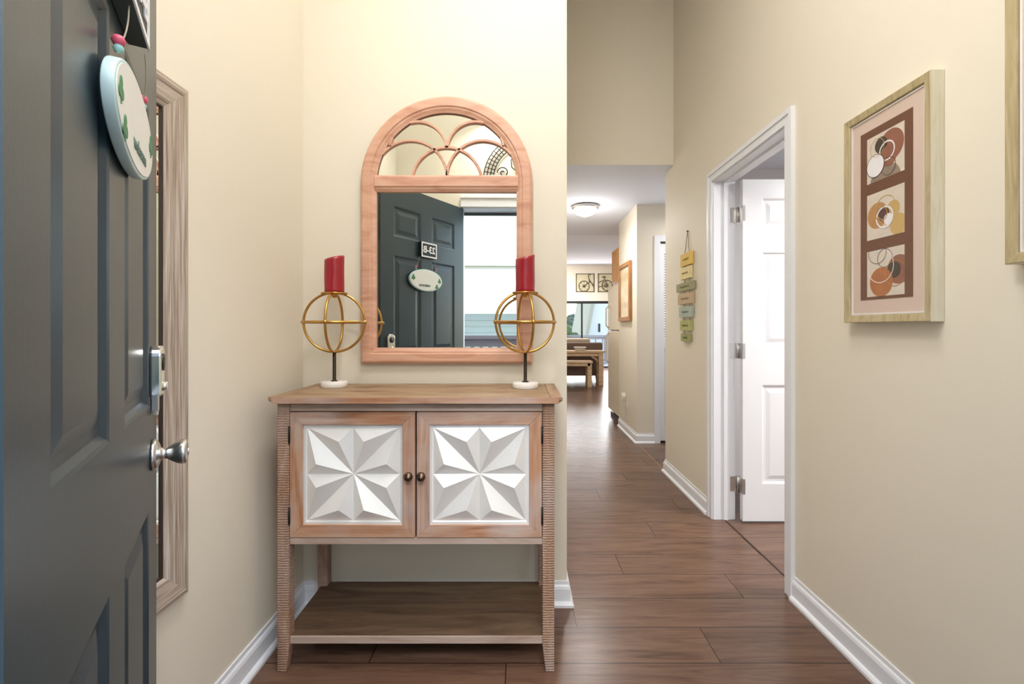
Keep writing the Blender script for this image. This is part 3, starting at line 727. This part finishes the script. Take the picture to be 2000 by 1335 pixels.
# ---------------- framed prints on right wall ----------------
def clip(poly, lo=0, hi=1):
    for ax in (0, 1):
        for lim, sg in ((lo, 1), (hi, -1)):
            out = []
            for i in range(len(poly)):
                p, q = poly[i-1], poly[i]; ip = (p[ax]-lim)*sg >= 0; iq = (q[ax]-lim)*sg >= 0
                if ip != iq:
                    t = (lim-p[ax])/(q[ax]-p[ax]); out.append((p[0]+t*(q[0]-p[0]), p[1]+t*(q[1]-p[1])))
                if iq: out.append(q)
            poly = out
            if not poly: return []
    return poly
MATL = ['canvas', 'p_brown', 'p_dark', 'p_white', 'p_taupe', 'p_tan', 'p_orange', 'p_plum', 'p_gold']
ART = [
 [('d', .5, -.1, .42, 4), ('d', .66, .64, .33, 1), ('d', .40, .74, .17, 2), ('d', .60, .44, .22, 1), ('r', .56, .56, .21, .03, 3), ('r', .60, .22, .19, .012, 2), ('d', .25, .34, .25, 2), ('d', .25, .34, .235, 3), ('r', .30, .72, .2, .012, 8)],
 [('d', .85, .2, .22, 8), ('d', .30, .50, .28, 5), ('d', .72, .55, .17, 8), ('d', .48, .48, .15, 7), ('r', .52, .62, .26, .014, 8), ('d', .60, .36, .12, 3), ('r', .50, .42, .235, .035, 3), ('r', .42, .5, .16, .02, 5)],
 [('d', .86, .52, .30, 1), ('d', .74, .52, .17, 2), ('d', .40, .30, .31, 6), ('r', .38, .64, .36, .016, 3), ('r', .5, .8, .2, .01, 2), ('r', .78, .45, .27, .012, 5), ('r', .3, .95, .25, .01, 2)],
]
def framed(yn, yf_, z0, z1, lab):
    """on the right wall; yn near edge, yf_ far edge"""
    t = empty('framed_prints', (XR-.001, (yn+yf_)/2, z0)); tag(t, lab, 'framed picture', 'framed triple prints on right wall')
    off = (-(XR-.001), -(yn+yf_)/2, -z0)
    xf = XR-.040; fw = .024
    b = MB(); pr = [(0, XR-.001), (0, xf+.001), (.002, xf), (fw-.002, xf+.003), (fw, xf+.006), (fw, XR-.001)]
    cr = [(yn, z0, 1, 1), (yf_, z0, -1, 1), (yf_, z1, -1, -1), (yn, z1, 1, -1)]
    n = len(pr)
    for k in range(4):
        A, B = cr[k], cr[(k+1) % 4]
        vs = [(x, c[0]+c[2]*i, c[1]+c[3]*i) for c in (A, B) for i, x in pr]; o_ = len(b.v); b.v += vs
        for q in range(n):
            b.f.append([o_+q, o_+(q+1) % n, o_+n+(q+1) % n, o_+n+q]); b.m.append(1 if q == 0 else 0); b.sm.append(False)
    b.build('frame', [M['champagne'], M['champside']], t, loc=off)
    xm = xf+.012
    MB().box(xm, XR-.002, yn+fw, yf_-fw, z0+fw, z1-fw).build('blush_mat', M['matpink'], t, loc=off)
    b = MB(); e = fw+.001; q = .005
    b.box(xm-.003, xm, yn+e, yn+e+q, z0+e, z1-e); b.box(xm-.003, xm, yf_-e-q, yf_-e, z0+e, z1-e); b.box(xm-.003, xm, yn+e+q, yf_-e-q, z0+e, z0+e+q); b.box(xm-.003, xm, yn+e+q, yf_-e-q, z1-e-q, z1-e)
    b.build('fillet', M['fillet'], t, loc=off)
    my0, my1 = yn+.069, yf_-.066; mz0, mz1 = z0+.074, z1-.070
    MB().box(xm-.0015, xm-.0002, my0, my1, mz0, mz1).build('brown_mat', M['matbrown'], t, loc=off)
    S_ = .148; yy1 = my1-.029; gap = .0365; zz = mz1-.026
    for i in range(3):
        z_b = zz-S_
        b = MB(); P_ = lambda u, v, d: (xm-.0018-d, yy1-u*S_, z_b+v*S_)
        b.add([P_(0, 0, 0), P_(1, 0, 0), P_(1, 1, 0), P_(0, 1, 0)], [(0, 1, 2, 3)], 0)
        for j_, a in enumerate(ART[i]):
            d = .0002*(j_+1)
            if a[0] == 'd':
                pl = clip([(a[1]+a[3]*cos(2*pi*k/40), a[2]+a[3]*sin(2*pi*k/40)) for k in range(40)])
                if pl: b.add([P_(u, v, d) for u, v in pl], [tuple(range(len(pl)))], a[4])
            else:
                for k in range(40):
                    a0, a1 = 2*pi*k/40, 2*pi*(k+1)/40
                    pl = clip([(a[1]+rr*cos(an), a[2]+rr*sin(an)) for rr, an in ((a[3], a0), (a[3], a1), (a[3]-a[4], a1), (a[3]-a[4], a0))])
                    if len(pl) > 2: b.add([P_(u, v, d) for u, v in pl], [tuple(range(len(pl)))], a[5])
        b.build('abstract_print', [M[k] for k in MATL], t, loc=off)
        zz = z_b-gap
    MB().box(xf+.0065, xf+.0075, yn+fw-.001, yf_-fw+.001, z0+fw-.001, z1-fw+.001).build('glazing', M['glass'], t, loc=off)
    return t
a1 = framed(1.274, 1.614, 1.178, 1.874, 'champagne framed picture of three abstract circle prints, right of the white doorway')
framed(.739, 1.079, 1.308, 2.004, 'champagne framed picture cut off by the right edge of the photo')
for o in bpy.data.objects:
    if o.name.startswith('framed_prints') and 'group' in o: del o['group']

# ---------------- hanging tag sign ----------------
hs = empty('hanging_sign', (XR-.001, 3.2, 1.06)); tag(hs, 'hanging sign of seven small pastel wood slats on twine beside the white doorway', 'hanging sign')
ho = (-(XR-.001), -3.2, -1.06)
XT = XR-.020
yy = lambda x: 900*XT/(x-1015)
zz_ = lambda x, y: CAMH+(640-y)*yy(x)/900
tags = [(1329, 1350, 489, 514, (226, 192, 96)), (1328, 1348.5, 517.5, 541, (232, 216, 160)), (1321, 1354.5, 547, 563.5, (158, 156, 116)), (1324, 1352, 569.5, 591, (196, 172, 140)), (1326, 1351, 597, 618, (170, 184, 170)), (1328, 1348.5, 625, 645, (176, 178, 116)), (1329.5, 1346.5, 652, 667, (160, 164, 110))]
spans = []
for i, (xa_, xb_, ya, yb, c) in enumerate(tags):
    zt, zb = zz_(xb_, ya), zz_(xb_, yb); y1, y0 = yy(xa_), yy(xb_)
    mt = plain('painted_slat_%s' % ['yellow', 'cream', 'olive', 'tan', 'pale_blue', 'lime', 'sage'][i], srgb(*c), .7, var=.14, vscale=25)
    b = MB().box(XT, XR-.004, y0, y1, zb, zt, 0)
    # faint painted squiggle of lettering
    mz = (zt+zb)/2; n_ = 26; L_ = (y1-y0)*.55
    pts = [(XT-.0006, (y0+y1)/2+L_/2-L_*k/n_, mz+.008*sin(k*1.9)) for k in range(n_+1)]
    b.tube(pts, .0012, 5, mi=1)
    b.build('slat', [mt, plain('slat_ink', tuple(x*.45 for x in srgb(*c)[:3])+(1,), .8)], hs, bevel=0, loc=ho)
    spans.append((y0, y1, zb, zt))
tw = plain('jute_twine', srgb(170, 140, 104), .9)
ym = yy(1339); top = (XR-.006, ym, zz_(1341, 450))
b = MB().tube([(XR-.010, ym-.045, spans[0][3]-.004), top, (XR-.010, ym+.045, spans[0][3]-.004)], .0022, 6); b.build('hanging_twine', tw, hs, loc=ho)
for i in range(6):
    for sg in (-1, 1): MB().tube([(XR-.010, ym+sg*.05, spans[i][2]+.002), (XR-.010, ym+sg*.05, spans[i+1][3]-.002)], .0022, 6).build('twine', tw, hs, loc=ho)
MB().lathe([(0, 0), (.004, 0), (.004, -.012), (0, -.012)], (XR, ym, top[2]), 'X', 10).build('nail', M['iron'], hs, loc=ho)

# ---------------- hall: light, picture, outlet ----------------
cl_ = empty('ceiling_light', (.668, 4.70, CZ)); tag(cl_, 'small round flush ceiling light with nickel rim glowing in the hallway', 'ceiling light')
MB().lathe([(0, 0), (.125, 0), (.138, -.012), (.138, -.028), (.122, -.036), (0, -.036)], (0, 0, 0), 'Z', 48).build('rim', M['nickel'], cl_)
MB().lathe([(0, -.034), (.120, -.034), (.112, -.060), (.090, -.082), (.055, -.098), (.015, -.104), (0, -.104)], (0, 0, 0), 'Z', 48).build('glass_bowl', emissive('frosted_glowing_glass', (1, .97, .94, 1), 5), cl_)
MB().lathe([(0, -.103), (.008, -.104), (.009, -.112), (.004, -.120), (0, -.121)], (0, 0, 0), 'Z', 16).build('finial', M['nickel'], cl_)

XC = 1.18
hp = empty('framed_picture', (XC-.001, 5.1, 1.23)); tag(hp, 'narrow tall wood framed picture on the corridor wall beside the refrigerator', 'framed picture')
hpo = (-(XC-.001), -5.1, -1.23)
hy0, hy1, hz0, hz1 = 4.83, 5.36, 1.235, 1.872
b = MB(); e = .045
for (p, q, r_, s_) in ((hy0, hy1, hz0, hz0+e), (hy0, hy1, hz1-e, hz1), (hy0, hy0+e, hz0+e, hz1-e), (hy1-e, hy1, hz0+e, hz1-e)): b.box(XC-.034, XC-.001, p, q, r_, s_)
b.build('frame', wood('honey_wood_frame', [(.3, srgb(140, 92, 50)), (.6, srgb(176, 124, 74)), (.8, srgb(190, 140, 92))], 'Z', .45, 10, 3, .1), hp, bevel=.003, loc=hpo)
m, N, L, p = new_mat('soft_landscape_print')
tc = N.new('ShaderNodeTexCoord'); mp = N.new('ShaderNodeMapping'); mp.inputs['Scale'].default_value = (1, 1, 6); n = N.new('ShaderNodeTexNoise'); n.inputs['Scale'].default_value = 1.6
L.new(tc.outputs['Object'], mp.inputs[0]); L.new(mp.outputs[0], n.inputs['Vector'])
r = ramp(N, [(.3, srgb(206, 176, 126)), (.5, srgb(236, 216, 170)), (.7, srgb(246, 236, 212))]); L.new(n.outputs['Fac'], r.inputs[0]); L.new(r.outputs[0], p.inputs['Base Color'])
MB().box(XC-.018, XC-.002, hy0+e, hy1-e, hz0+e, hz1-e).build('print', m, hp, loc=hpo)
MB().box(XC-.022, XC-.020, hy0+e-.002, hy1-e+.002, hz0+e-.002, hz1-e+.002).build('glazing', M['glass'], hp, loc=hpo)

ol = empty('wall_outlet', (XC, 5.07, .34)); tag(ol, 'white wall outlet low on the corridor wall under the narrow picture', 'outlet')
cream = plain('ivory_plastic', srgb(236, 230, 214), .4)
MB().box(-.006, 0, -.037, .037, -.06, .06).build('cover_plate', cream, ol, bevel=.002)
b = MB()
for dz in (-.026, .022): b.prism([(.015*cos(k*pi/8), dz+.015*sin(k*pi/8)) for k in range(16)], -.0085, -.006, 'X')
b.build('socket', cream, ol)
pg = empty('plug_in_freshener', (XC-.0088, 5.10, .39)); tag(pg, 'small ivory plug-in air freshener on the corridor wall outlet', 'plug-in')
MB().prism([(-.026, -.024), (.026, -.024), (.03, .02), (.018, .052), (-.018, .052), (-.03, .02)], -.045, 0, 'X').build('body', cream, pg, bevel=.006)

# ---------------- refrigerator and cabinet above ----------------
fg = empty('refrigerator', (1.58, 5.89, 0)); tag(fg, 'cream refrigerator seen edge on at the end of the hall', 'refrigerator')
fo = (-1.58, -5.89, 0)
fm = plain('cream_appliance_enamel', srgb(222, 210, 188), .35, bump=.1, bscale=200)
FY0, FY1 = YF+.02, 6.21
MB().box(1.255, 1.93, FY0, FY1, .05, 1.70).build('body', fm, fg, bevel=.006, loc=fo)
MB().box(1.19, 1.252, FY0, FY1, .09, 1.12).build('door', fm, fg, bevel=.010, loc=fo)
MB().box(1.19, 1.252, FY0, FY1, 1.13, 1.70).build('freezer_door', fm, fg, bevel=.010, loc=fo)
MB().box(1.22, 1.93, FY0+.02, FY1-.02, .0, .05).build('kick_grille', M['black'], fg, loc=fo)
for z0, z1 in ((.70, 1.09), (1.16, 1.45)):
    MB().tube([(1.19, FY1-.05, z0), (1.155, FY1-.05, z0+.03), (1.155, FY1-.05, z1-.03), (1.19, FY1-.05, z1)], .009, 10).build('handle', fm, fg, loc=fo)
oc = empty('wall_cabinet', (1.45, 5.89, 1.80)); tag(oc, 'honey oak wall cabinet hung above the cream refrigerator', 'cabinet')
oo = (-1.45, -5.89, -1.80)
oak = wood('honey_oak', [(.3, srgb(206, 138, 56)), (.6, srgb(228, 166, 80)), (.8, srgb(238, 184, 100))], 'Z', .45, 10, 3, .1)
MB().box(1.275, 1.93, FY0, FY1+.06, 1.76, 2.19).build('body', oak, oc, bevel=.002, loc=oo)
for ya, yb in ((FY0, 5.85), (5.86, FY1+.06)): MB().box(1.253, 1.273, ya, yb, 1.765, 2.185).build('door', oak, oc, bevel=.004, loc=oo)

# ---------------- living room: bench, table, sofa ----------------
lt = wood('light_washed_pine', [(.3, srgb(168, 138, 104)), (.55, srgb(200, 172, 138)), (.8, srgb(216, 192, 162))], 'X', .55, 8, 2.5, .15)
bn = empty('bench', (.7, 9.12, 0)); tag(bn, 'light pine bench in front of the long table in the living room', 'bench')
MB().box(-.80, .72, -.17, .17, .475, .515).build('seat', lt, bn, bevel=.004)
MB().box(-.76, .68, -.15, .15, .415, .475).build('apron', lt, bn, bevel=.003)
for sx in (-.76, .62):
    for sy in (-.15, .07): MB().box(sx, sx+.085, sy, sy+.08, 0, .475).build('leg', lt, bn, bevel=.004)
for sx in (-.80, .64): 
    MB().lathe([(0, -.004), (.012, -.004), (.012, 0), (0, 0)], (.665 if sx > 0 else -.72, -.151, .445), 'Y', 12).build('bolt', M['iron'], bn)
tb = empty('console_table', (.7, 9.50, 0)); tag(tb, 'long light pine table with corner braces behind the brown sofa', 'table')
MB().box(-1.3, 1.03, -.19, .19, .655, .695).build('tabletop', lt, tb, bevel=.004)
MB().box(-1.22, .97, -.15, .15, .585, .655).build('apron', lt, tb, bevel=.003)
for sx in (-1.24, .90):
    for sy in (-.17, .07): MB().box(sx, sx+.10, sy, sy+.09, 0, .655).build('leg', lt, tb, bevel=.004)
b = MB(); b.prism([(.905, .46), (.905, .50), (.77, .60), (.72, .60)], -.13, -.09, 'Y'); b.build('brace', lt, tb, bevel=.002)
bx_ = empty('decor_box', (1.24, 9.48, .6955)); tag(bx_, 'small pale tray shaped box lying on the long pine table', 'box')
MB().box(-.10, .10, -.06, .06, 0, .055).build('body', plain('pale_grey_box', srgb(196, 188, 172), .6), bx_, bevel=.004)
MB().box(-.12, .12, -.075, .075, .055, .075).build('lid', plain('pale_cream_lid', srgb(214, 206, 188), .6), bx_, bevel=.003)
sf = empty('sofa', (.5, 10.35, 0)); tag(sf, 'brown sofa with its back to the hallway facing the sliding door', 'sofa')
bm_ = plain('brown_upholstery', srgb(112, 92, 80), .85, bump=.4, bscale=140, var=.08, vscale=12)
MB().box(-1.1, 1.28, -.46, -.24, .13, .845).build('back', bm_, sf, bevel=.035, seg=3)
MB().box(-1.1, 1.28, -.24, .48, .13, .42).build('seat_base', bm_, sf, bevel=.03, seg=3)
for x0 in (-1.1, 1.06): MB().box(x0, x0+.22, -.235, .50, .42, .64).build('arm', bm_, sf, bevel=.035, seg=3)
for sx in (-1.04, 1.16):
    for sy in (-.42, .38): MB().lathe([(0, 0), (.02, 0), (.032, .13), (0, .13)], (sx, sy, 0), 'Z', 12).build('foot', M['iron'], sf)
cush = plain('beige_cushion_fabric', srgb(196, 180, 156), .95, bump=.8, bscale=90, var=.15, vscale=25)
for i, x0 in enumerate((-1.0, -.3, .4)):
    b = MB().box(x0-.5+.0, x0+.66-.5, -.23, -.04, .43, .93); c_ = b.build('back_cushion', cush, sf, bevel=.06, seg=4, loc=(.5, 0, 0))

# bike wall art
def bike(xc, flip, lab):
    t = empty('bicycle_wall_art', (xc, YFAR-.001, 2.48)); tag(t, lab, 'wall art')
    h = .27
    MB().box(-h+.012, h-.012, -.010, -.002, -h+.012, h-.012).build('backing', plain('sage_backing', srgb(206, 198, 166), .8, var=.08, vscale=10), t)
    b = MB()
    for (x0, x1, z0, z1) in ((-h, h, h-.022, h), (-h, h, -h, -h+.022), (-h, -h+.022, -h, h), (h-.022, h, -h, h)): b.box(x0, x1, -.028, 0, z0, z1)
    b.build('frame', M['taupeiron'], t)
    b = MB(); br = .010
    def ringy(cx, cz, r, rad): b.tube([(cx+r*cos(q), -.020, cz+r*sin(q)) for q in [2*pi*k/40 for k in range(40)]], rad, 6, True)
    if flip == 0:
        ringy(-.03, -.10, .15, .014); ringy(-.03, -.10, .03, .012)
        for k in range(8): b.tube([(-.03, -.02, -.10), (-.03+.145*cos(k*pi/4), -.020, -.10+.145*sin(k*pi/4))], .004, 5)
        b.tube([(-.03, -.022, -.10), (.13, -.022, .02), (.09, -.022, .22), (.16, -.022, .24)], .014, 6); b.tube([(.12, -.022, .10), (.25, -.022, -.12)], .013, 6); b.tube([(.13, -.022, .02), (.25, -.022, -.05)], .010, 6)
    else:
        ringy(.0, -.08, .15, .014); ringy(-.03, -.08, .05, .012)
        for k in range(8): b.tube([(0, -.02, -.08), (.145*cos(k*pi/4), -.020, -.08+.145*sin(k*pi/4))], .004, 5)
        b.tube([(-.25, -.022, -.12), (.0, -.022, -.08), (-.10, -.022, .17)], .013, 6); b.tube([(-.15, -.022, .17), (-.04, -.022, .17)], .018, 6); b.tube([(-.25, -.022, .0), (-.1, -.022, .08)], .012, 6)
    b.build('bicycle', M['taupeiron'], t)
# pixels at y=550 on far wall
px_far = lambda x: (x-1015)*YFAR/900
bike(px_far(1142.5), 0, 'square dark metal bicycle wheel art above the sliding door, left one')
bike(px_far(1185.5), 1, 'square dark metal bicycle pedal art above the sliding door, partly hidden by the refrigerator')

# sliding glass door
win = empty('window_1', (0, YFAR, 0)); win['kind'] = 'structure'; win['label'] = 'black framed sliding glass door at the end of the living room'
blk = plain('black_aluminium', srgb(34, 32, 32), .4)
b = MB(); b.box(SX0, SX1, -.02, .12, SZ-.07, SZ); b.box(SX0, SX0+.05, 0, .12, 0, SZ-.07); b.box(SX1-.05, SX1, 0, .12, 0, SZ-.07); b.box(SX0, SX1, 0, .12, 0, .03)
b.build('outer_frame', blk, win)
MB().box(1.80, 1.85, .02, .09, .03, SZ-.07).build('meeting_stile', blk, win)
for x0, x1 in ((SX0+.05, 1.80), (1.85, SX1-.05)): MB().box(x0, x1, .05, .056, .03, SZ-.07).build('pane', M['glass'], win)

# ---------------- outside, behind the slider ----------------
greyw = plain('grey_painted_deck', srgb(150, 152, 160), .7, var=.08, vscale=4)
struct(MB().box(-2, 6, YFAR+.15, 15.6, -.15, -.02).build('deck', greyw))
rl = empty('deck_railing', (2, 15.4, 0)); tag(rl, 'grey deck railing outside the sliding glass door', 'railing')
MB().box(-4, 4, -.07, .07, .86, .92).build('top_rail', greyw, rl); MB().box(-4, 4, -.03, .03, .78, .855).build('upper_rail', greyw, rl); MB().box(-4, 4, -.03, .03, .06, .12).build('lower_rail', greyw, rl)
for k in range(34):
    MB().box(-3.95+k*.235, -3.91+k*.235, -.02, .02, .12, .78).build('baluster', greyw, rl)
MB().box(.83, .95, -.06, .06, -.02, .86).build('post', greyw, rl)
gmat = plain('grass_ground', srgb(96, 118, 70), .9, var=.2, vscale=1)
struct(MB().box(-120, 120, 15.7, 160, -3.2, -3.0).build('ground', gmat))
nb = empty('neighbour_house', (7, 32, -3)); tag(nb, 'white clapboard house with sloping gable edge seen through the sliding door', 'house')
whs = plain('white_siding', srgb(236, 236, 238), .7)
b = MB(); b.prism([(-2.27, 0), (6, 0), (6, 11), (-.9, 11), (-2.27, 3.6)], 0, 8, 'Y'); b.build('wall', whs, nb)
b = MB(); b.prism([(-2.52, 3.55), (-2.27, 3.55), (-.9, 11.0), (-1.15, 11.0)], -.35, 8.2, 'Y'); b.build('roof_edge', plain('tan_fascia', srgb(190, 184, 168), .7), nb)
b = MB(); b.box(-1.54, -1.42, -.06, 0, 3.88, 4.46); b.build('window', M['black'], nb)
b = MB()
for k in range(3): b.box(-.85+k*1.5, -.81+k*1.5, -.03, 0, 0, 9)
b.build('corner_board', plain('pale_grey_board', srgb(214, 216, 222), .7), nb)
leafm = plain('foliage', srgb(70, 98, 52), .8, var=.45, vscale=3, bump=1, bscale=8)
leafd = plain('foliage_far', srgb(62, 84, 72), .9, var=.35, vscale=1.2)
def tree(x, y, z, r, h, mat, lab, seed):
    rnd = random.Random(seed); t = empty('tree', (x, y, z)); tag(t, lab, 'tree')
    MB().lathe([(0, 0), (.3, 0), (.2, h*.7), (0, h*.7)], (0, 0, 0), 'Z', 10).build('trunk', plain('bark', srgb(80, 66, 54), .9), t)
    bm = bmesh.new()
    for k in range(16):
        c = Vector((rnd.uniform(-1, 1)*r*.75, rnd.uniform(-1, 1)*r*.75, h*.72+rnd.uniform(-.42, .42)*h*.6)); rr = r*rnd.uniform(.28, .5)
        q = bmesh.ops.create_icosphere(bm, subdivisions=3, radius=rr)
        for v in q['verts']: v.co *= 1+rnd.uniform(-.13, .13); v.co += c
    me = bpy.data.meshes.new('crown'); bm.to_mesh(me); bm.free(); me.materials.append(mat)
    o = bpy.data.objects.new('crown', me); COL.objects.link(o); o.parent = t
tree(5.37, 46, -3, 1.7, 4.3, leafm, 'round green tree beyond the railing, left of the white house', 1)
tree(3.35, 29, -3, 1.1, 3.9, leafm, 'green tree seen low through the left pane of the sliding door', 2)
tree(8.2, 62, -3, 2.4, 5.0, leafd, 'distant bluish green tree highest above the deck railing', 3)
tree(7.4, 76, -3, 2.6, 5.4, leafd, 'distant bluish green tree at left edge of the sliding door view', 4)
tree(12.3, 88, -3, 3.0, 6.0, leafd, 'distant tree peeking out beside the white house gable', 5)

# ---------------- outside, behind the camera (seen in the mirror) ----------------
struct(MB().box(-4, 4, -1.75, .2, -.1, -.005).build('porch_floor', greyw))
struct(MB().box(-4, 4, .05, .2, EZ+.3, 6).build('wall_exterior', plain('white_exterior_paint', srgb(236, 234, 230), .7)))
greyr = plain('dark_grey_rail_paint', srgb(120, 114, 122), .6)
pr_ = empty('porch_railing', (0, -1.6, 0)); tag(pr_, 'grey porch railing reflected at the bottom of the arched mirror', 'railing')
MB().box(-4, 4, -.07, .07, 1.03, 1.07).build('top_rail', greyr, pr_); MB().box(-4, 4, -.02, .02, .94, 1.03).build('upper_rail', greyr, pr_); MB().box(-4, 4, -.02, .02, .08, .15).build('lower_rail', greyw, pr_)
for k in range(40): MB().box(-2.1+k*.105, -2.058+k*.105, -.02, .02, .15, .94).build('baluster', greyr, pr_)
ob = empty('opposite_building', (0, -6, 0)); tag(ob, 'white building with plain panel wall across the walkway reflected in the arched mirror', 'building')
wex = plain('white_stucco', srgb(244, 238, 226), .8)
MB().box(-6, 6, -.3, 0, 1.46, 6).build('upper_wall', wex, ob); MB().box(-6, 6, 0, .04, 2.48, 2.78).build('band', plain('pale_grey_band', srgb(226, 225, 221), .8), ob)
b = MB()
bw = plain('pale_blue_siding', srgb(206, 218, 230), .7)
for k in range(30): b.prism([(-1.50, -3+k*.15), (-1.488, -3+k*.15), (-1.5, -2.85+k*.15)], -6, 6, 'X')
b.box(-6, 6, -1.6, -1.5, -3, 1.5)
b.build('lower_siding', bw, ob)
struct(MB().box(-60, 60, -60, -1.75, -3.2, -3.0).build('ground_front', gmat))

# iron wall art over the entrance door
ia = empty('iron_wall_art', (.10, .362, 2.27)); tag(ia, 'dark iron arch with scrolls reflected in the top right of the arched mirror', 'wall art')
b = MB(); yq = .012
for r_ in (.35, .325, .30, .275): b.tube([(r_*cos(q), yq, r_*sin(q)) for q in [pi*k/40 for k in range(41)]], .0035, 6)
for k in range(33): q = pi*k/32; b.tube([(.275*cos(q), yq, .275*sin(q)), (.35*cos(q), yq, .35*sin(q))], .0028, 5)
b.build('woven_band', M['iron'], ia)
MB().tube([(-.35, yq, 0), (.35, yq, 0)], .006, 8).build('base_bar', M['iron'], ia)
def spiral(cx, cz, r, turns, a0, sg): return [(cx+r*(1-t/40*.85)*cos(a0+sg*2*pi*turns*t/40), yq, cz+r*(1-t/40*.85)*sin(a0+sg*2*pi*turns*t/40)) for t in range(41)]
for sg in (-1, 1):
    b = MB(); b.tube([(0, yq, .03), (sg*.08, yq, .055), (sg*.135, yq, .10), (sg*.14, yq, .155), (sg*.10, yq, .195)]+[(sg*p[0], p[1], p[2]) for p in spiral(.065, .165, .045, 1.3, 1.0, 1)], .004, 6)
    b.build('scroll', M['iron'], ia)
    b = MB(); b.tube([(sg*p[0], p[1], p[2]) for p in spiral(.20, .06, .045, 1.4, 0, 1)], .004, 6); b.build('scroll', M['iron'], ia)
